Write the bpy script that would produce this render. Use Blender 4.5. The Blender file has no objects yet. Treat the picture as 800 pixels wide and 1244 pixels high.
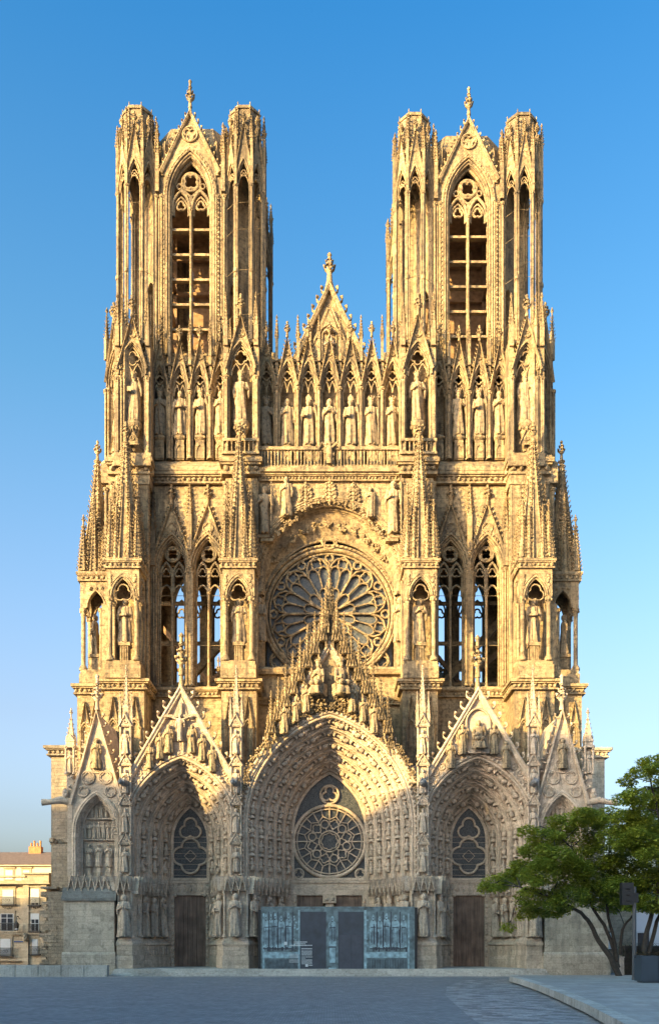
import bpy, math, random
from math import sin, cos, pi, sqrt, acos, atan2, radians
from mathutils import Matrix, Vector, noise as mnoise

scene = bpy.context.scene
COL = scene.collection
RND = random.Random(7)

# ------------------------------------------------------------------ survey constants
F_PX, D0, HZ, EYE, CX = 1105.0, 85.0, 1142.0, 3.0, 400.0

def PX(px, Y):
    return (px - CX) * (D0 + Y) / F_PX

def PZ(py, Y):
    return EYE + (HZ - py) * (D0 + Y) / F_PX

# ------------------------------------------------------------------ mesh builder
class MB:
    def __init__(s):
        s.V = []; s.F = []; s.S = []; s.M = None
    def add(s, vs, fs, smooth=False):
        o = len(s.V)
        if s.M is not None:
            M = s.M
            vs = [(M @ Vector(v))[:] for v in vs]
        s.V.extend(vs)
        s.F.extend([tuple([i + o for i in f]) for f in fs])
        s.S.extend([smooth] * len(fs))
    def box(s, x0, x1, y0, y1, z0, z1, taper=0.0):
        t = taper
        s.add([(x0, y0, z0), (x1, y0, z0), (x1, y1, z0), (x0, y1, z0),
               (x0 + t, y0 + t, z1), (x1 - t, y0 + t, z1), (x1 - t, y1 - t, z1), (x0 + t, y1 - t, z1)],
              [(0, 3, 2, 1), (4, 5, 6, 7), (0, 1, 5, 4), (1, 2, 6, 5), (2, 3, 7, 6), (3, 0, 4, 7)])
    def prism_y(s, poly, y0, y1, caps=True):       # polygon in xz, extruded along y
        n = len(poly)
        vs = [(x, y0, z) for x, z in poly] + [(x, y1, z) for x, z in poly]
        fs = [(i, (i + 1) % n, n + (i + 1) % n, n + i) for i in range(n)]
        if caps:
            fs += [tuple(range(n - 1, -1, -1)), tuple(range(n, 2 * n))]
        s.add(vs, fs)
    def prism_x(s, poly, x0, x1):                  # polygon in yz, extruded along x
        n = len(poly)
        vs = [(x0, y, z) for y, z in poly] + [(x1, y, z) for y, z in poly]
        fs = [(i, (i + 1) % n, n + (i + 1) % n, n + i) for i in range(n)]
        fs += [tuple(range(n - 1, -1, -1)), tuple(range(n, 2 * n))]
        s.add(vs, fs)
    def prism_z(s, poly, z0, z1, poly1=None):
        n = len(poly); p1 = poly1 or poly
        vs = [(x, y, z0) for x, y in poly] + [(x, y, z1) for x, y in p1]
        fs = [(i, (i + 1) % n, n + (i + 1) % n, n + i) for i in range(n)]
        fs += [tuple(range(n - 1, -1, -1)), tuple(range(n, 2 * n))]
        s.add(vs, fs)
    def col(s, x, y, r, z0, z1, n=8, r1=None, smooth=True, rot=0.0, caps=True):
        r1 = r if r1 is None else r1
        vs = []; fs = []
        for z, rr in ((z0, r), (z1, r1)):
            for i in range(n):
                a = 2 * pi * i / n + rot
                vs.append((x + rr * cos(a), y + rr * sin(a), z))
        fs = [(i, (i + 1) % n, n + (i + 1) % n, n + i) for i in range(n)]
        s.add(vs, fs, smooth)
        if caps:
            s.add(vs[n:], [tuple(range(n))]); s.add(vs[:n], [tuple(range(n - 1, -1, -1))])
    def lathe(s, x, y, prof, n=10, smooth=True, rot=0.0):
        vs = []; fs = []
        for r, z in prof:
            for i in range(n):
                a = 2 * pi * i / n + rot
                vs.append((x + r * cos(a), y + r * sin(a), z))
        for k in range(len(prof) - 1):
            for i in range(n):
                j = (i + 1) % n
                fs.append((k * n + i, k * n + j, (k + 1) * n + j, (k + 1) * n + i))
        s.add(vs, fs, smooth)
    def ball(s, c, rx, ry=None, rz=None, nu=6, nv=4, jit=0.0):
        ry = rx if ry is None else ry; rz = rx if rz is None else rz
        vs = [(c[0], c[1], c[2] - rz)]
        for k in range(1, nv):
            b = -pi / 2 + pi * k / nv
            for i in range(nu):
                a = 2 * pi * (i + .5 * (k % 2)) / nu
                q = 1 + (RND.uniform(-jit, jit) if jit else 0)
                vs.append((c[0] + rx * cos(b) * cos(a) * q, c[1] + ry * cos(b) * sin(a) * q, c[2] + rz * sin(b) * q))
        vs.append((c[0], c[1], c[2] + rz))
        fs = [(0, 1 + (i + 1) % nu, 1 + i) for i in range(nu)]
        for k in range(nv - 2):
            for i in range(nu):
                j = (i + 1) % nu
                a = 1 + k * nu
                fs.append((a + i, a + j, a + nu + j, a + nu + i))
        t = len(vs) - 1; a = 1 + (nv - 2) * nu
        fs += [(a + i, a + (i + 1) % nu, t) for i in range(nu)]
        s.add(vs, fs, jit < .15)
    def tube(s, pts, rad, n=6, smooth=True, caps=True):
        if not isinstance(rad, (list, tuple)): rad = [rad] * len(pts)
        P = [Vector(p) for p in pts]; vs = []; fs = []
        up = Vector((0, 0, 1))
        pu = None
        for i, p in enumerate(P):
            d = (P[min(i + 1, len(P) - 1)] - P[max(i - 1, 0)])
            if d.length < 1e-9: d = Vector((0, 0, 1))
            d.normalize()
            if pu is None:
                ref = up if abs(d.z) < .9 else Vector((1, 0, 0))
                u = d.cross(ref).normalized()
            else:
                u = (pu - d * pu.dot(d)).normalized()
            pu = u; v = d.cross(u)
            for k in range(n):
                a = 2 * pi * k / n
                vs.append((p + u * (rad[i] * cos(a)) + v * (rad[i] * sin(a)))[:])
        for i in range(len(P) - 1):
            for k in range(n):
                j = (k + 1) % n
                fs.append((i * n + k, i * n + j, (i + 1) * n + j, (i + 1) * n + k))
        s.add(vs, fs, smooth)
        if caps:
            s.add(vs[:n], [tuple(range(n - 1, -1, -1))]); s.add(vs[-n:], [tuple(range(n))])
    # profile (n,y) swept along a curve in the xz plane
    def sweep(s, curve, prof, y=0.0, closed=False, smooth=False, pclosed=True):
        N = len(curve); m = len(prof); vs = []; fs = []
        for i in range(N):
            if closed:
                a = curve[i - 1]; b = curve[(i + 1) % N]
            else:
                a = curve[max(i - 1, 0)]; b = curve[min(i + 1, N - 1)]
            p = curve[i]
            d1 = (p[0] - a[0], p[1] - a[1]); d2 = (b[0] - p[0], b[1] - p[1])
            l1 = math.hypot(*d1); l2 = math.hypot(*d2)
            if l1 < 1e-9: d1, l1 = d2, l2
            if l2 < 1e-9: d2, l2 = d1, l1
            n1 = (-d1[1] / l1, d1[0] / l1); n2 = (-d2[1] / l2, d2[0] / l2)
            nx, nz = n1[0] + n2[0], n1[1] + n2[1]
            L = nx * nx + nz * nz
            k = min(2.0 / L if L > 1e-6 else 1.0, 1.6)
            nx *= k; nz *= k
            for q, yy in prof:
                vs.append((p[0] + nx * q, y + yy, p[1] + nz * q))
        R = N if closed else N - 1
        M = m if pclosed else m - 1
        for i in range(R):
            i2 = (i + 1) % N
            for j in range(M):
                j2 = (j + 1) % m
                fs.append((i * m + j, i2 * m + j, i2 * m + j2, i * m + j2))
        if not closed and pclosed:
            s.add([vs[j] for j in range(m)], [tuple(range(m))])
            s.add([vs[(N - 1) * m + j] for j in range(m)], [tuple(range(m - 1, -1, -1))])
        s.add(vs, fs, smooth)
    # pointed-arch profile: prof (d,y), d = inward offset
    def arch(s, xc, w, h, zs, zb, prof, n=14, close=False, smooth=False):
        rows = [arch_pts(w, h, zs, zb, d, n) for d, _ in prof]
        m = len(rows[0]); vs = []; fs = []
        for (d, y), r in zip(prof, rows):
            vs += [(xc + x, y, z) for x, z in r]
        K = len(prof)
        for k in range(K if close else K - 1):
            k2 = (k + 1) % K
            for i in range(m - 1):
                fs.append((k * m + i, k * m + i + 1, k2 * m + i + 1, k2 * m + i))
        s.add(vs, fs, smooth)
    def archroll(s, xc, w, h, zs, zb, d, y, r, n=14, k=6):
        s.arch(xc, w, h, zs, zb, [(d + r * cos(2 * pi * i / k), y + r * sin(2 * pi * i / k)) for i in range(k)], n, True, True)
    def archface(s, xc, w, h, zs, zb, d, y, n=14):
        p = arch_pts(w, h, zs, zb, d, n)
        s.add([(xc + x, y, z) for x, z in p], [tuple(range(len(p)))])
    # wall slab x0..x1, z0..z1 with pointed openings (xc,w,h,zs,zb); front y0, back y1
    def wall(s, x0, x1, z0, z1, y0, y1, ops, n=12, top=None):
        top = top or (lambda x: z1)
        ops = sorted(ops)
        xs = [x0] + [0.5 * ((a[0] + a[1]) + (b[0] - b[1])) for a, b in zip(ops[:-1], ops[1:])] + [x1]
        for y in (y0, y1):
            if y is None: continue
            for k, (xc, w, h, zs, zb) in enumerate(ops):
                a, b = xs[k], xs[k + 1]
                ap = [(xc + x, z) for x, z in arch_pts(w, h, zs, zb, 0, n)]
                if xc - w - a > 1e-4: s.add([(a, y, z0), (xc - w, y, z0), (xc - w, y, top(xc - w)), (a, y, top(a))], [(0, 1, 2, 3)])
                if b - xc - w > 1e-4: s.add([(xc + w, y, z0), (b, y, z0), (b, y, top(b)), (xc + w, y, top(xc + w))], [(0, 1, 2, 3)])
                if zb - z0 > 1e-4: s.add([(xc - w, y, z0), (xc + w, y, z0), (xc + w, y, zb), (xc - w, y, zb)], [(0, 1, 2, 3)])
                for p, q in zip(ap[1:-2], ap[2:-1]):
                    s.add([(p[0], y, p[1]), (q[0], y, q[1]), (q[0], y, top(q[0])), (p[0], y, top(p[0]))], [(0, 1, 2, 3)])
        if y1 is not None:
            for xc, w, h, zs, zb in ops:
                s.arch(xc, w, h, zs, zb, [(0, y0), (0, y1)], n)
                if zb - z0 > 1e-4: s.add([(xc - w, y0, zb), (xc + w, y0, zb), (xc + w, y1, zb), (xc - w, y1, zb)], [(0, 1, 2, 3)])
            s.add([(x0, y0, z0), (x0, y1, z0), (x0, y1, top(x0)), (x0, y0, top(x0))], [(0, 1, 2, 3)])
            s.add([(x1, y0, z0), (x1, y1, z0), (x1, y1, top(x1)), (x1, y0, top(x1))], [(0, 1, 2, 3)])
    def ring(s, x, z, r, t, y, n=24, k=6, ty=None):
        ty = ty or t
        s.sweep([(x + r * cos(2 * pi * i / n), z + r * sin(2 * pi * i / n)) for i in range(n)],
                [(t * cos(2 * pi * j / k), ty * sin(2 * pi * j / k)) for j in range(k)], y, True, True)
    def foil(s, x, z, a, b, nf, t, y, rot=0.0, per=7, ty=None, k=6):
        c = foil_pts(x, z, a, b, nf, rot, per); ty = ty or t
        s.sweep(c, [(t * cos(2 * pi * j / k), ty * sin(2 * pi * j / k)) for j in range(k)], y, True, False)
    def bar(s, p, q, w, y0, y1):
        dx, dz = q[0] - p[0], q[1] - p[1]; L = math.hypot(dx, dz)
        nx, nz = -dz / L * w / 2, dx / L * w / 2
        s.prism_y([(p[0] - nx, p[1] - nz), (q[0] - nx, q[1] - nz), (q[0] + nx, q[1] + nz), (p[0] + nx, p[1] + nz)], y0, y1)
    # ---- gothic ornament
    def crocket(s, p, o, size, up=(0, 0, 1)):
        o = Vector(o).normalized(); u = Vector(up); u = (u - o * u.dot(o))
        u = u.normalized() if u.length > 1e-6 else Vector((0, 0, 1))
        v = o.cross(u); P = Vector(p); z = size
        sec = [(-.1, 0.0, .26), (.30, .02, .22), (.58, .16, .27), (.68, .42, .31), (.46, .60, .12)]
        vs = []; fs = []
        for a, b, r in sec:
            c = P + o * (a * z) + u * (b * z)
            rr = r * z * RND.uniform(.85, 1.15)
            for d1, d2 in ((1, 0), (0, 1), (-1, 0), (0, -1)):
                vs.append((c + v * (d1 * rr * 1.25) + (u * .7 + o * .5) * (d2 * rr))[:])
        for i in range(len(sec) - 1):
            for k in range(4):
                j = (k + 1) % 4
                fs.append((i * 4 + k, i * 4 + j, i * 4 + 4 + j, i * 4 + 4 + k))
        e = (len(sec) - 1) * 4
        fs.append((e, e + 1, e + 2, e + 3))
        s.add(vs, fs, True)
    def finial(s, x, y, z, sz, tiers=2):
        s.lathe(x, y, [(.10 * sz, z), (.07 * sz, z + .35 * sz), (.14 * sz, z + .40 * sz), (.06 * sz, z + .46 * sz)], 6)
        zz = z + .42 * sz
        for t in range(tiers):
            q = sz * (.30 - .09 * t)
            for k in range(4):
                a = k * pi / 2
                s.crocket((x, y, zz), (cos(a), sin(a), .15), q * 1.1)
            s.col(x, y, .06 * sz, zz - .05 * sz, zz + .34 * sz, 6)
            zz += .27 * sz
        s.lathe(x, y, [(.05 * sz, zz), (.09 * sz, zz + .06 * sz), (.08 * sz, zz + .11 * sz), (.0, zz + .2 * sz)], 6)
    def spire(s, x, y, z0, r, h, n=8, step=.6, cr=.32, rot=None, fin=1.1, rib=.05):
        rot = pi / n if rot is None else rot
        rt = r * .06
        vs = []
        for z, rr in ((z0, r), (z0 + h, rt)):
            for i in range(n):
                a = 2 * pi * i / n + rot
                vs.append((x + rr * cos(a), y + rr * sin(a), z))
        s.add(vs, [(i, (i + 1) % n, n + (i + 1) % n, n + i) for i in range(n)])
        for i in range(n):
            a = 2 * pi * i / n + rot; c, q = cos(a), sin(a)
            s.tube([(x + r * c, y + r * q, z0), (x + rt * c, y + rt * q, z0 + h)], [rib, rib * .7], 4, False)
            k = step * .6
            while k < h - .1:
                rr = r + (rt - r) * k / h
                s.crocket((x + rr * c, y + rr * q, z0 + k), (c, q, .1), cr * (1 - .3 * k / h))
                k += step
        if fin: s.finial(x, y, z0 + h - .1, fin)
    def pinnacle(s, x, y, z0, w, hs, hp, cr=.16, fin=.5, gab=True, step=.4):
        h = w / 2
        s.box(x - h, x + h, y - h, y + h, z0, z0 + hs)
        s.box(x - h * 1.15, x + h * 1.15, y - h * 1.15, y + h * 1.15, z0 + hs - .1 * w, z0 + hs)
        if gab:
            g = w * .8
            s.prism_y([(x - h * 1.1, z0 + hs), (x + h * 1.1, z0 + hs), (x, z0 + hs + g)], y - h * 1.12, y + h * 1.12)
            s.prism_x([(y - h * 1.1, z0 + hs), (y + h * 1.1, z0 + hs), (y, z0 + hs + g)], x - h * 1.12, x + h * 1.12)
        s.spire(x, y, z0 + hs, h * 1.15, hp, 4, step, cr, pi / 4, fin, .03)
    def gable(s, xc, z0, w, za, y0, y1, t=.22, cr=.3, step=.6, fin=1.2, panel=True, tref=True, both=False):
        """steep gable: feet at xc+-w,z0, apex za; front y0 back y1"""
        L = math.hypot(w, za - z0); ox, oz = (za - z0) / L, w / L
        c = [(xc - w, z0), (xc, za), (xc + w, z0)]
        s.sweep(c, [(0, y0), (-t * .55, y0 - .04), (-t, y0 + .05), (-t, y1), (0, y1)][::-1])
        s.sweep(c, [(.06, y0 - .06), (-.1 * t, y0 - .09), (-.3 * t, y0 - .06), (-.3 * t, y0 + .03), (.06, y0 + .03)][::-1])
        if panel:
            ym = y0 * .5 + y1 * .5
            s.add([(xc - w, ym, z0), (xc + w, ym, z0), (xc, ym, za)], [(0, 1, 2)])
        if tref:
            zc = z0 + (za - z0) * .40; rr = w * .28
            s.foil(xc, zc, rr * .55, rr * .55, 3, .045 + w * .02, y0 + .03, pi / 2)
            s.ring(xc, zc, rr * 1.15, .04 + w * .015, y0 + .03, 14, 4)
        k = step * .5
        while k < L - .25:
            f = k / L
            for sg in (-1, 1):
                s.crocket((xc + sg * (w * (1 - f)), (y0 + y1) / 2, z0 + (za - z0) * f), (sg * ox, 0, oz), cr, (-sg * oz * .3, 0, 1))
            k += step
        if fin: s.finial(xc, (y0 + y1) / 2, za - .1, fin)
    def foliage(s, x0, x1, y, z, sz, jit=.3):
        n = max(2, int((x1 - x0) / (sz * 1.5)))
        for i in range(n):
            x = x0 + (x1 - x0) * (i + .5) / n
            s.ball((x, y + RND.uniform(-.1, .1) * sz, z + RND.uniform(-.15, .15) * sz), sz * .62, sz * .6, sz * RND.uniform(.5, .8), 5, 3, jit)
    def foliage_y(s, x, y0, y1, z, sz):
        n = max(1, int((y1 - y0) / (sz * 1.5)))
        for i in range(n):
            s.ball((x, y0 + (y1 - y0) * (i + .5) / n, z), sz * .6, sz * .62, sz * RND.uniform(.5, .8), 5, 3, .3)
    def cornice(s, x0, x1, y0, y1, z, h, p, foli=True, sides=True):
        """moulded string course round a block x0..x1,y0..y1, front y0; top at z"""
        a = p if sides else 0
        s.box(x0 - a, x1 + a, y0 - p, y1, z - h * .28, z)
        s.box(x0 - a * .75, x1 + a * .75, y0 - p * .75, y1, z - h * .42, z - h * .28 - .003)
        s.box(x0 - a * .35, x1 + a * .35, y0 - p * .35, y1, z - h * .85, z - h * .42 - .003)
        s.box(x0 - a * .6, x1 + a * .6, y0 - p * .6, y1, z - h, z - h * .85 - .003)
        if foli:
            s.foliage(x0 - a * .5, x1 + a * .5, y0 - p * .42, z - h * .62, h * .30)
            if sides:
                s.foliage_y(x0 - a * .42, y0, min(y1, y0 + 5), z - h * .62, h * .36)
                s.foliage_y(x1 + a * .42, y0, min(y1, y0 + 5), z - h * .62, h * .36)
    def shaft(s, x, y, r, z0, z1, cap=True, base=True, n=8, capr=1.7):
        a = r * 3.2
        s.col(x, y, r, z0, z1, n, caps=False)
        if base: s.lathe(x, y, [(r * 1.9, z0), (r * 1.9, z0 + r * 1.2), (r * 1.4, z0 + r * 1.6), (r * 1.5, z0 + r * 2), (r, z0 + r * 2.5)], n)
        if cap:
            s.lathe(x, y, [(r, z1 - a), (r * 1.25, z1 - a * .95), (r * 1.05, z1 - a * .88), (r * 1.3, z1 - a * .5), (r * capr, z1 - a * .22), (r * capr * 1.1, z1 - a * .15), (r * capr * 1.1, z1)], n)
            for k in range(6):
                t = k * pi / 3 + .3
                s.ball((x + r * 1.45 * cos(t), y + r * 1.45 * sin(t), z1 - a * .42), r * .5, r * .5, r * .7, 4, 3)

def arch_pts(w, h, zs, zb, d, n):
    R = (w * w + h * h) / (2 * w); c = R - w; r = max(R - d, abs(c) + 1e-3)
    fa = acos(max(-1, min(1, -c / r)))
    L = []
    for i in range(n + 1):
        f = pi + (fa - pi) * i / n
        L.append((c + r * cos(f), zs + r * sin(f)))
    L[-1] = (0.0, L[-1][1])
    pts = [(L[0][0], zb)] + L + [(-x, z) for x, z in L[-2::-1]] + [(-L[0][0], zb)]
    return pts

def foil_pts(x, z, a, b, nf, rot=0.0, per=7):
    P = []
    lim = pi / nf
    for k in range(nf):
        for i in range(per):
            f = -lim + 2 * lim * i / per
            rad = max(b * b - (a * sin(f)) ** 2, 0)
            r = a * cos(f) + sqrt(rad)
            t = rot + 2 * pi * k / nf + f
            P.append((x + r * cos(t), z + r * sin(t)))
    return P

# ------------------------------------------------------------------ objects
def link_mesh(name, mb, mat):
    me = bpy.data.meshes.new(name)
    me.from_pydata(mb.V, [], mb.F)
    me.polygons.foreach_set('use_smooth', mb.S)
    mats = mat if isinstance(mat, (list, tuple)) else [mat]
    for m in mats: me.materials.append(m)
    me.update()
    return me

def obj(name, mb, mat, parent=None, loc=None, rz=0.0):
    o = bpy.data.objects.new(name, link_mesh(name, mb, mat))
    COL.objects.link(o)
    if parent is not None: o.parent = parent
    if loc is not None: o.location = loc
    o.rotation_euler = (0, 0, rz)
    return o

def tag(o, label=None, cat=None, group=None, kind=None):
    if label: o['label'] = label
    if cat: o['category'] = cat
    if group: o['group'] = group
    if kind: o['kind'] = kind
    return o

def empty(name, loc=(0, 0, 0), rz=0.0):
    o = bpy.data.objects.new(name, None)
    o.empty_display_size = .5
    COL.objects.link(o); o.location = loc; o.rotation_euler = (0, 0, rz)
    return o

def copy_tree(o, parent=None):
    c = o.copy(); COL.objects.link(c); c.parent = parent
    for ch in list(o.children): copy_tree(ch, c)
    return c

# ------------------------------------------------------------------ materials
def mat_new(name):
    m = bpy.data.materials.new(name); m.use_nodes = True
    nt = m.node_tree
    b = nt.nodes['Principled BSDF']
    return m, nt, b

def N(nt, t, **kw):
    n = nt.nodes.new(t)
    for k, v in kw.items():
        if hasattr(n, k): setattr(n, k, v)
        else: n.inputs[k].default_value = v
    return n

def mixc(nt, fac, a, b, mode='MIX'):
    n = nt.nodes.new('ShaderNodeMix'); n.data_type = 'RGBA'; n.blend_type = mode
    for sock, v in ((n.inputs[0], fac), (n.inputs[6], a), (n.inputs[7], b)):
        if hasattr(v, 'is_linked') or isinstance(v, bpy.types.NodeSocket): nt.links.new(v, sock)
        elif isinstance(v, (int, float)): sock.default_value = v
        else: sock.default_value = (*v, 1)
    return n.outputs[2]

def ramp(nt, src, stops):
    r = nt.nodes.new('ShaderNodeValToRGB')
    e = r.color_ramp.elements
    while len(e) < len(stops): e.new(.5)
    for el, (p, c) in zip(e, stops):
        el.position = p
        el.color = (c, c, c, 1) if isinstance(c, (int, float)) else (*c, 1)
    nt.links.new(src, r.inputs[0])
    return r.outputs[0]

def stone_mat(name, ca, cb, grey=(.17, .155, .13), course=(.95, .42), mortar=.8, bump=.55, streak=.85, objspace=False, folds=False, grime=0.0):
    m, nt, b = mat_new(name)
    if objspace:
        tc_ = nt.nodes.new('ShaderNodeVectorMath'); tc_.operation = 'SCALE'; tc_.inputs[3].default_value = 4.5
        nt.links.new(nt.nodes.new('ShaderNodeTexCoord').outputs['Object'], tc_.inputs[0]); pos = tc_.outputs[0]
    else:
        pos = nt.nodes.new('ShaderNodeNewGeometry').outputs['Position']
    def noise(scale, detail=4, vec=None, rough=.55):
        n = nt.nodes.new('ShaderNodeTexNoise'); n.inputs['Scale'].default_value = scale
        n.inputs['Detail'].default_value = detail; n.inputs['Roughness'].default_value = rough
        nt.links.new(vec or pos, n.inputs['Vector']); return n.outputs[0]
    base = mixc(nt, ramp(nt, noise(.35), [(.35, 0), (.65, 1)]), ca, cb)
    # individual block tones
    mp = nt.nodes.new('ShaderNodeVectorMath'); mp.operation = 'DOT_PRODUCT'; mp.inputs[1].default_value = (1, .83, 0)
    nt.links.new(pos, mp.inputs[0])
    sp = nt.nodes.new('ShaderNodeSeparateXYZ'); nt.links.new(pos, sp.inputs[0])
    cb_ = nt.nodes.new('ShaderNodeCombineXYZ'); nt.links.new(mp.outputs['Value'], cb_.inputs[0]); nt.links.new(sp.outputs[2], cb_.inputs[1])
    br = nt.nodes.new('ShaderNodeTexBrick'); nt.links.new(cb_.outputs[0], br.inputs['Vector'])
    br.inputs['Scale'].default_value = 1; br.inputs['Brick Width'].default_value = course[0]; br.inputs['Row Height'].default_value = course[1]
    br.inputs['Mortar Size'].default_value = .012; br.inputs['Mortar Smooth'].default_value = .3
    br.inputs['Color1'].default_value = (1, 1, 1, 1); br.inputs['Color2'].default_value = (.70, .69, .67, 1)
    br.inputs['Mortar'].default_value = (mortar * .8,) * 3 + (1,)
    base = mixc(nt, .8, base, br.outputs[0], 'MULTIPLY')
    # vertical weather streaks and soot patches with their own shapes
    st = nt.nodes.new('ShaderNodeMapping'); st.inputs['Scale'].default_value = (1.6, 1.6, .16); nt.links.new(pos, st.inputs['Vector'])
    zone = ramp(nt, noise(.16, 3), [(.40, .25), (.60, 1.0)])
    s1 = ramp(nt, noise(1.0, 6, st.outputs[0], .65), [(.46 - grime, 0), (.62 - grime, streak)])
    zm = nt.nodes.new('ShaderNodeMath'); zm.operation = 'MULTIPLY'; nt.links.new(s1, zm.inputs[0]); nt.links.new(zone, zm.inputs[1])
    base = mixc(nt, zm.outputs[0], base, grey)
    s2 = ramp(nt, noise(2.7, 6, None, .7), [(.50 - grime, 0), (.66 - grime, streak * .85)])
    base = mixc(nt, s2, base, (grey[0] * .7, grey[1] * .68, grey[2] * .66))
    s3 = ramp(nt, noise(9, 3), [(.3, .72), (.7, 1.15)])
    base = mixc(nt, .7, base, s3, 'MULTIPLY')
    nt.links.new(base, b.inputs['Base Color'])
    b.inputs['Roughness'].default_value = .9
    b.inputs['Specular IOR Level'].default_value = .2
    bp = nt.nodes.new('ShaderNodeBump'); bp.inputs['Strength'].default_value = bump; bp.inputs['Distance'].default_value = .10
    ma = nt.nodes.new('ShaderNodeMath'); ma.operation = 'MULTIPLY_ADD'
    hsrc = noise(5, 6, None, .7)
    if folds:
        fm = nt.nodes.new('ShaderNodeMapping'); fm.inputs['Scale'].default_value = (3.2, 3.2, .35); fm.inputs['Rotation'].default_value = (.12, .2, 0); nt.links.new(pos, fm.inputs['Vector'])
        hsrc = noise(1.6, 3, fm.outputs[0], .5)
    nt.links.new(hsrc, ma.inputs[0]); ma.inputs[1].default_value = 3.5 if folds else 1.3; nt.links.new(br.outputs[0], ma.inputs[2])
    nt.links.new(ma.outputs[0], bp.inputs['Height']); nt.links.new(bp.outputs[0], b.inputs['Normal'])
    return m

def plain_mat(name, c, rough=.7, metal=0.0, var=.25, scale=3.0, bump=.1):
    m, nt, b = mat_new(name)
    pos = nt.nodes.new('ShaderNodeNewGeometry').outputs['Position']
    n = nt.nodes.new('ShaderNodeTexNoise'); n.inputs['Scale'].default_value = scale; n.inputs['Detail'].default_value = 6
    nt.links.new(pos, n.inputs['Vector'])
    r = ramp(nt, n.outputs[0], [(.3, 1 - var), (.7, 1 + var)])
    nt.links.new(mixc(nt, 1.0, c, r, 'MULTIPLY'), b.inputs['Base Color'])
    b.inputs['Roughness'].default_value = rough; b.inputs['Metallic'].default_value = metal
    if bump:
        bp = nt.nodes.new('ShaderNodeBump'); bp.inputs['Strength'].default_value = bump; bp.inputs['Distance'].default_value = .03
        nt.links.new(n.outputs[0], bp.inputs['Height']); nt.links.new(bp.outputs[0], b.inputs['Normal'])
    return m

def leaded_glass(name, c1, c2, cell=2.2):
    m, nt, b = mat_new(name)
    pos = nt.nodes.new('ShaderNodeNewGeometry').outputs['Position']
    v = nt.nodes.new('ShaderNodeTexVoronoi'); v.feature = 'DISTANCE_TO_EDGE'; v.inputs['Scale'].default_value = cell
    mp = nt.nodes.new('ShaderNodeMapping'); mp.inputs['Scale'].default_value = (1, 0, 1); nt.links.new(pos, mp.inputs['Vector'])
    nt.links.new(mp.outputs[0], v.inputs['Vector'])
    v2 = nt.nodes.new('ShaderNodeTexVoronoi'); v2.inputs['Scale'].default_value = cell; nt.links.new(mp.outputs[0], v2.inputs['Vector'])
    sp = nt.nodes.new('ShaderNodeSeparateColor'); nt.links.new(v2.outputs['Color'], sp.inputs[0])
    tone = mixc(nt, sp.outputs[0], c1, c2)
    line = ramp(nt, v.outputs[0], [(.02, 0), (.06, 1)])
    nt.links.new(mixc(nt, line, (.10, .10, .10), tone), b.inputs['Base Color'])
    b.inputs['Roughness'].default_value = .42; b.inputs['Specular IOR Level'].default_value = .35
    bp = nt.nodes.new('ShaderNodeBump'); bp.inputs['Strength'].default_value = .5; bp.inputs['Distance'].default_value = .05
    n = nt.nodes.new('ShaderNodeTexNoise'); n.inputs['Scale'].default_value = 2.5; nt.links.new(pos, n.inputs['Vector'])
    ma = nt.nodes.new('ShaderNodeMath'); ma.operation = 'ADD'; nt.links.new(n.outputs[0], ma.inputs[0]); nt.links.new(sp.outputs[1], ma.inputs[1])
    nt.links.new(ma.outputs[0], bp.inputs['Height']); nt.links.new(bp.outputs[0], b.inputs['Normal'])
    return m

STONE = stone_mat('limestone', (.49, .37, .215), (.37, .272, .155), grey=(.085, .072, .058), mortar=.5, grime=.025)  # upper facade: weathered, and darkened where sunlight washed it pale
STATUE_HIGH = stone_mat('weathered_darkened_carving', (.48, .365, .23), (.36, .27, .165), grey=(.10, .085, .068), course=(50, 50), mortar=1, bump=.55, streak=.85, objspace=True, folds=True, grime=.02)  # upper figures: weathered, plus a darker base against the strong sun
STONE_LOW = stone_mat('lightened_limestone', (.66, .525, .40), (.56, .445, .34), mortar=.75, streak=.5)  # cleaner porch stone, its colour also lightened to lift the shade there
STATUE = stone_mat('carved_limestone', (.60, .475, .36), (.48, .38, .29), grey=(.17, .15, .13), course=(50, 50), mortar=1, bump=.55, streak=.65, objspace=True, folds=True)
RUBBLE = stone_mat('rough_masonry', (.47, .385, .29), (.34, .28, .21), course=(.6, .34), mortar=.55, bump=.9, streak=.7)
CLEAN = stone_mat('clean_ashlar', (.64, .54, .42), (.54, .45, .35), course=(1.3, .5), mortar=.6, bump=.5, streak=.6)
LEAD = plain_mat('lead_sheet', (.16, .165, .17), .5, .0, .3, 1.5)
SLATE = plain_mat('roof_slate', (.12, .10, .10), .7, 0, .3, 2)
DARKIRON = plain_mat('dark_iron', (.035, .033, .032), .6, .3, .2)
GLASS = leaded_glass('leaded_glass', (.020, .025, .030), (.045, .050, .053), 5.5)
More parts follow.
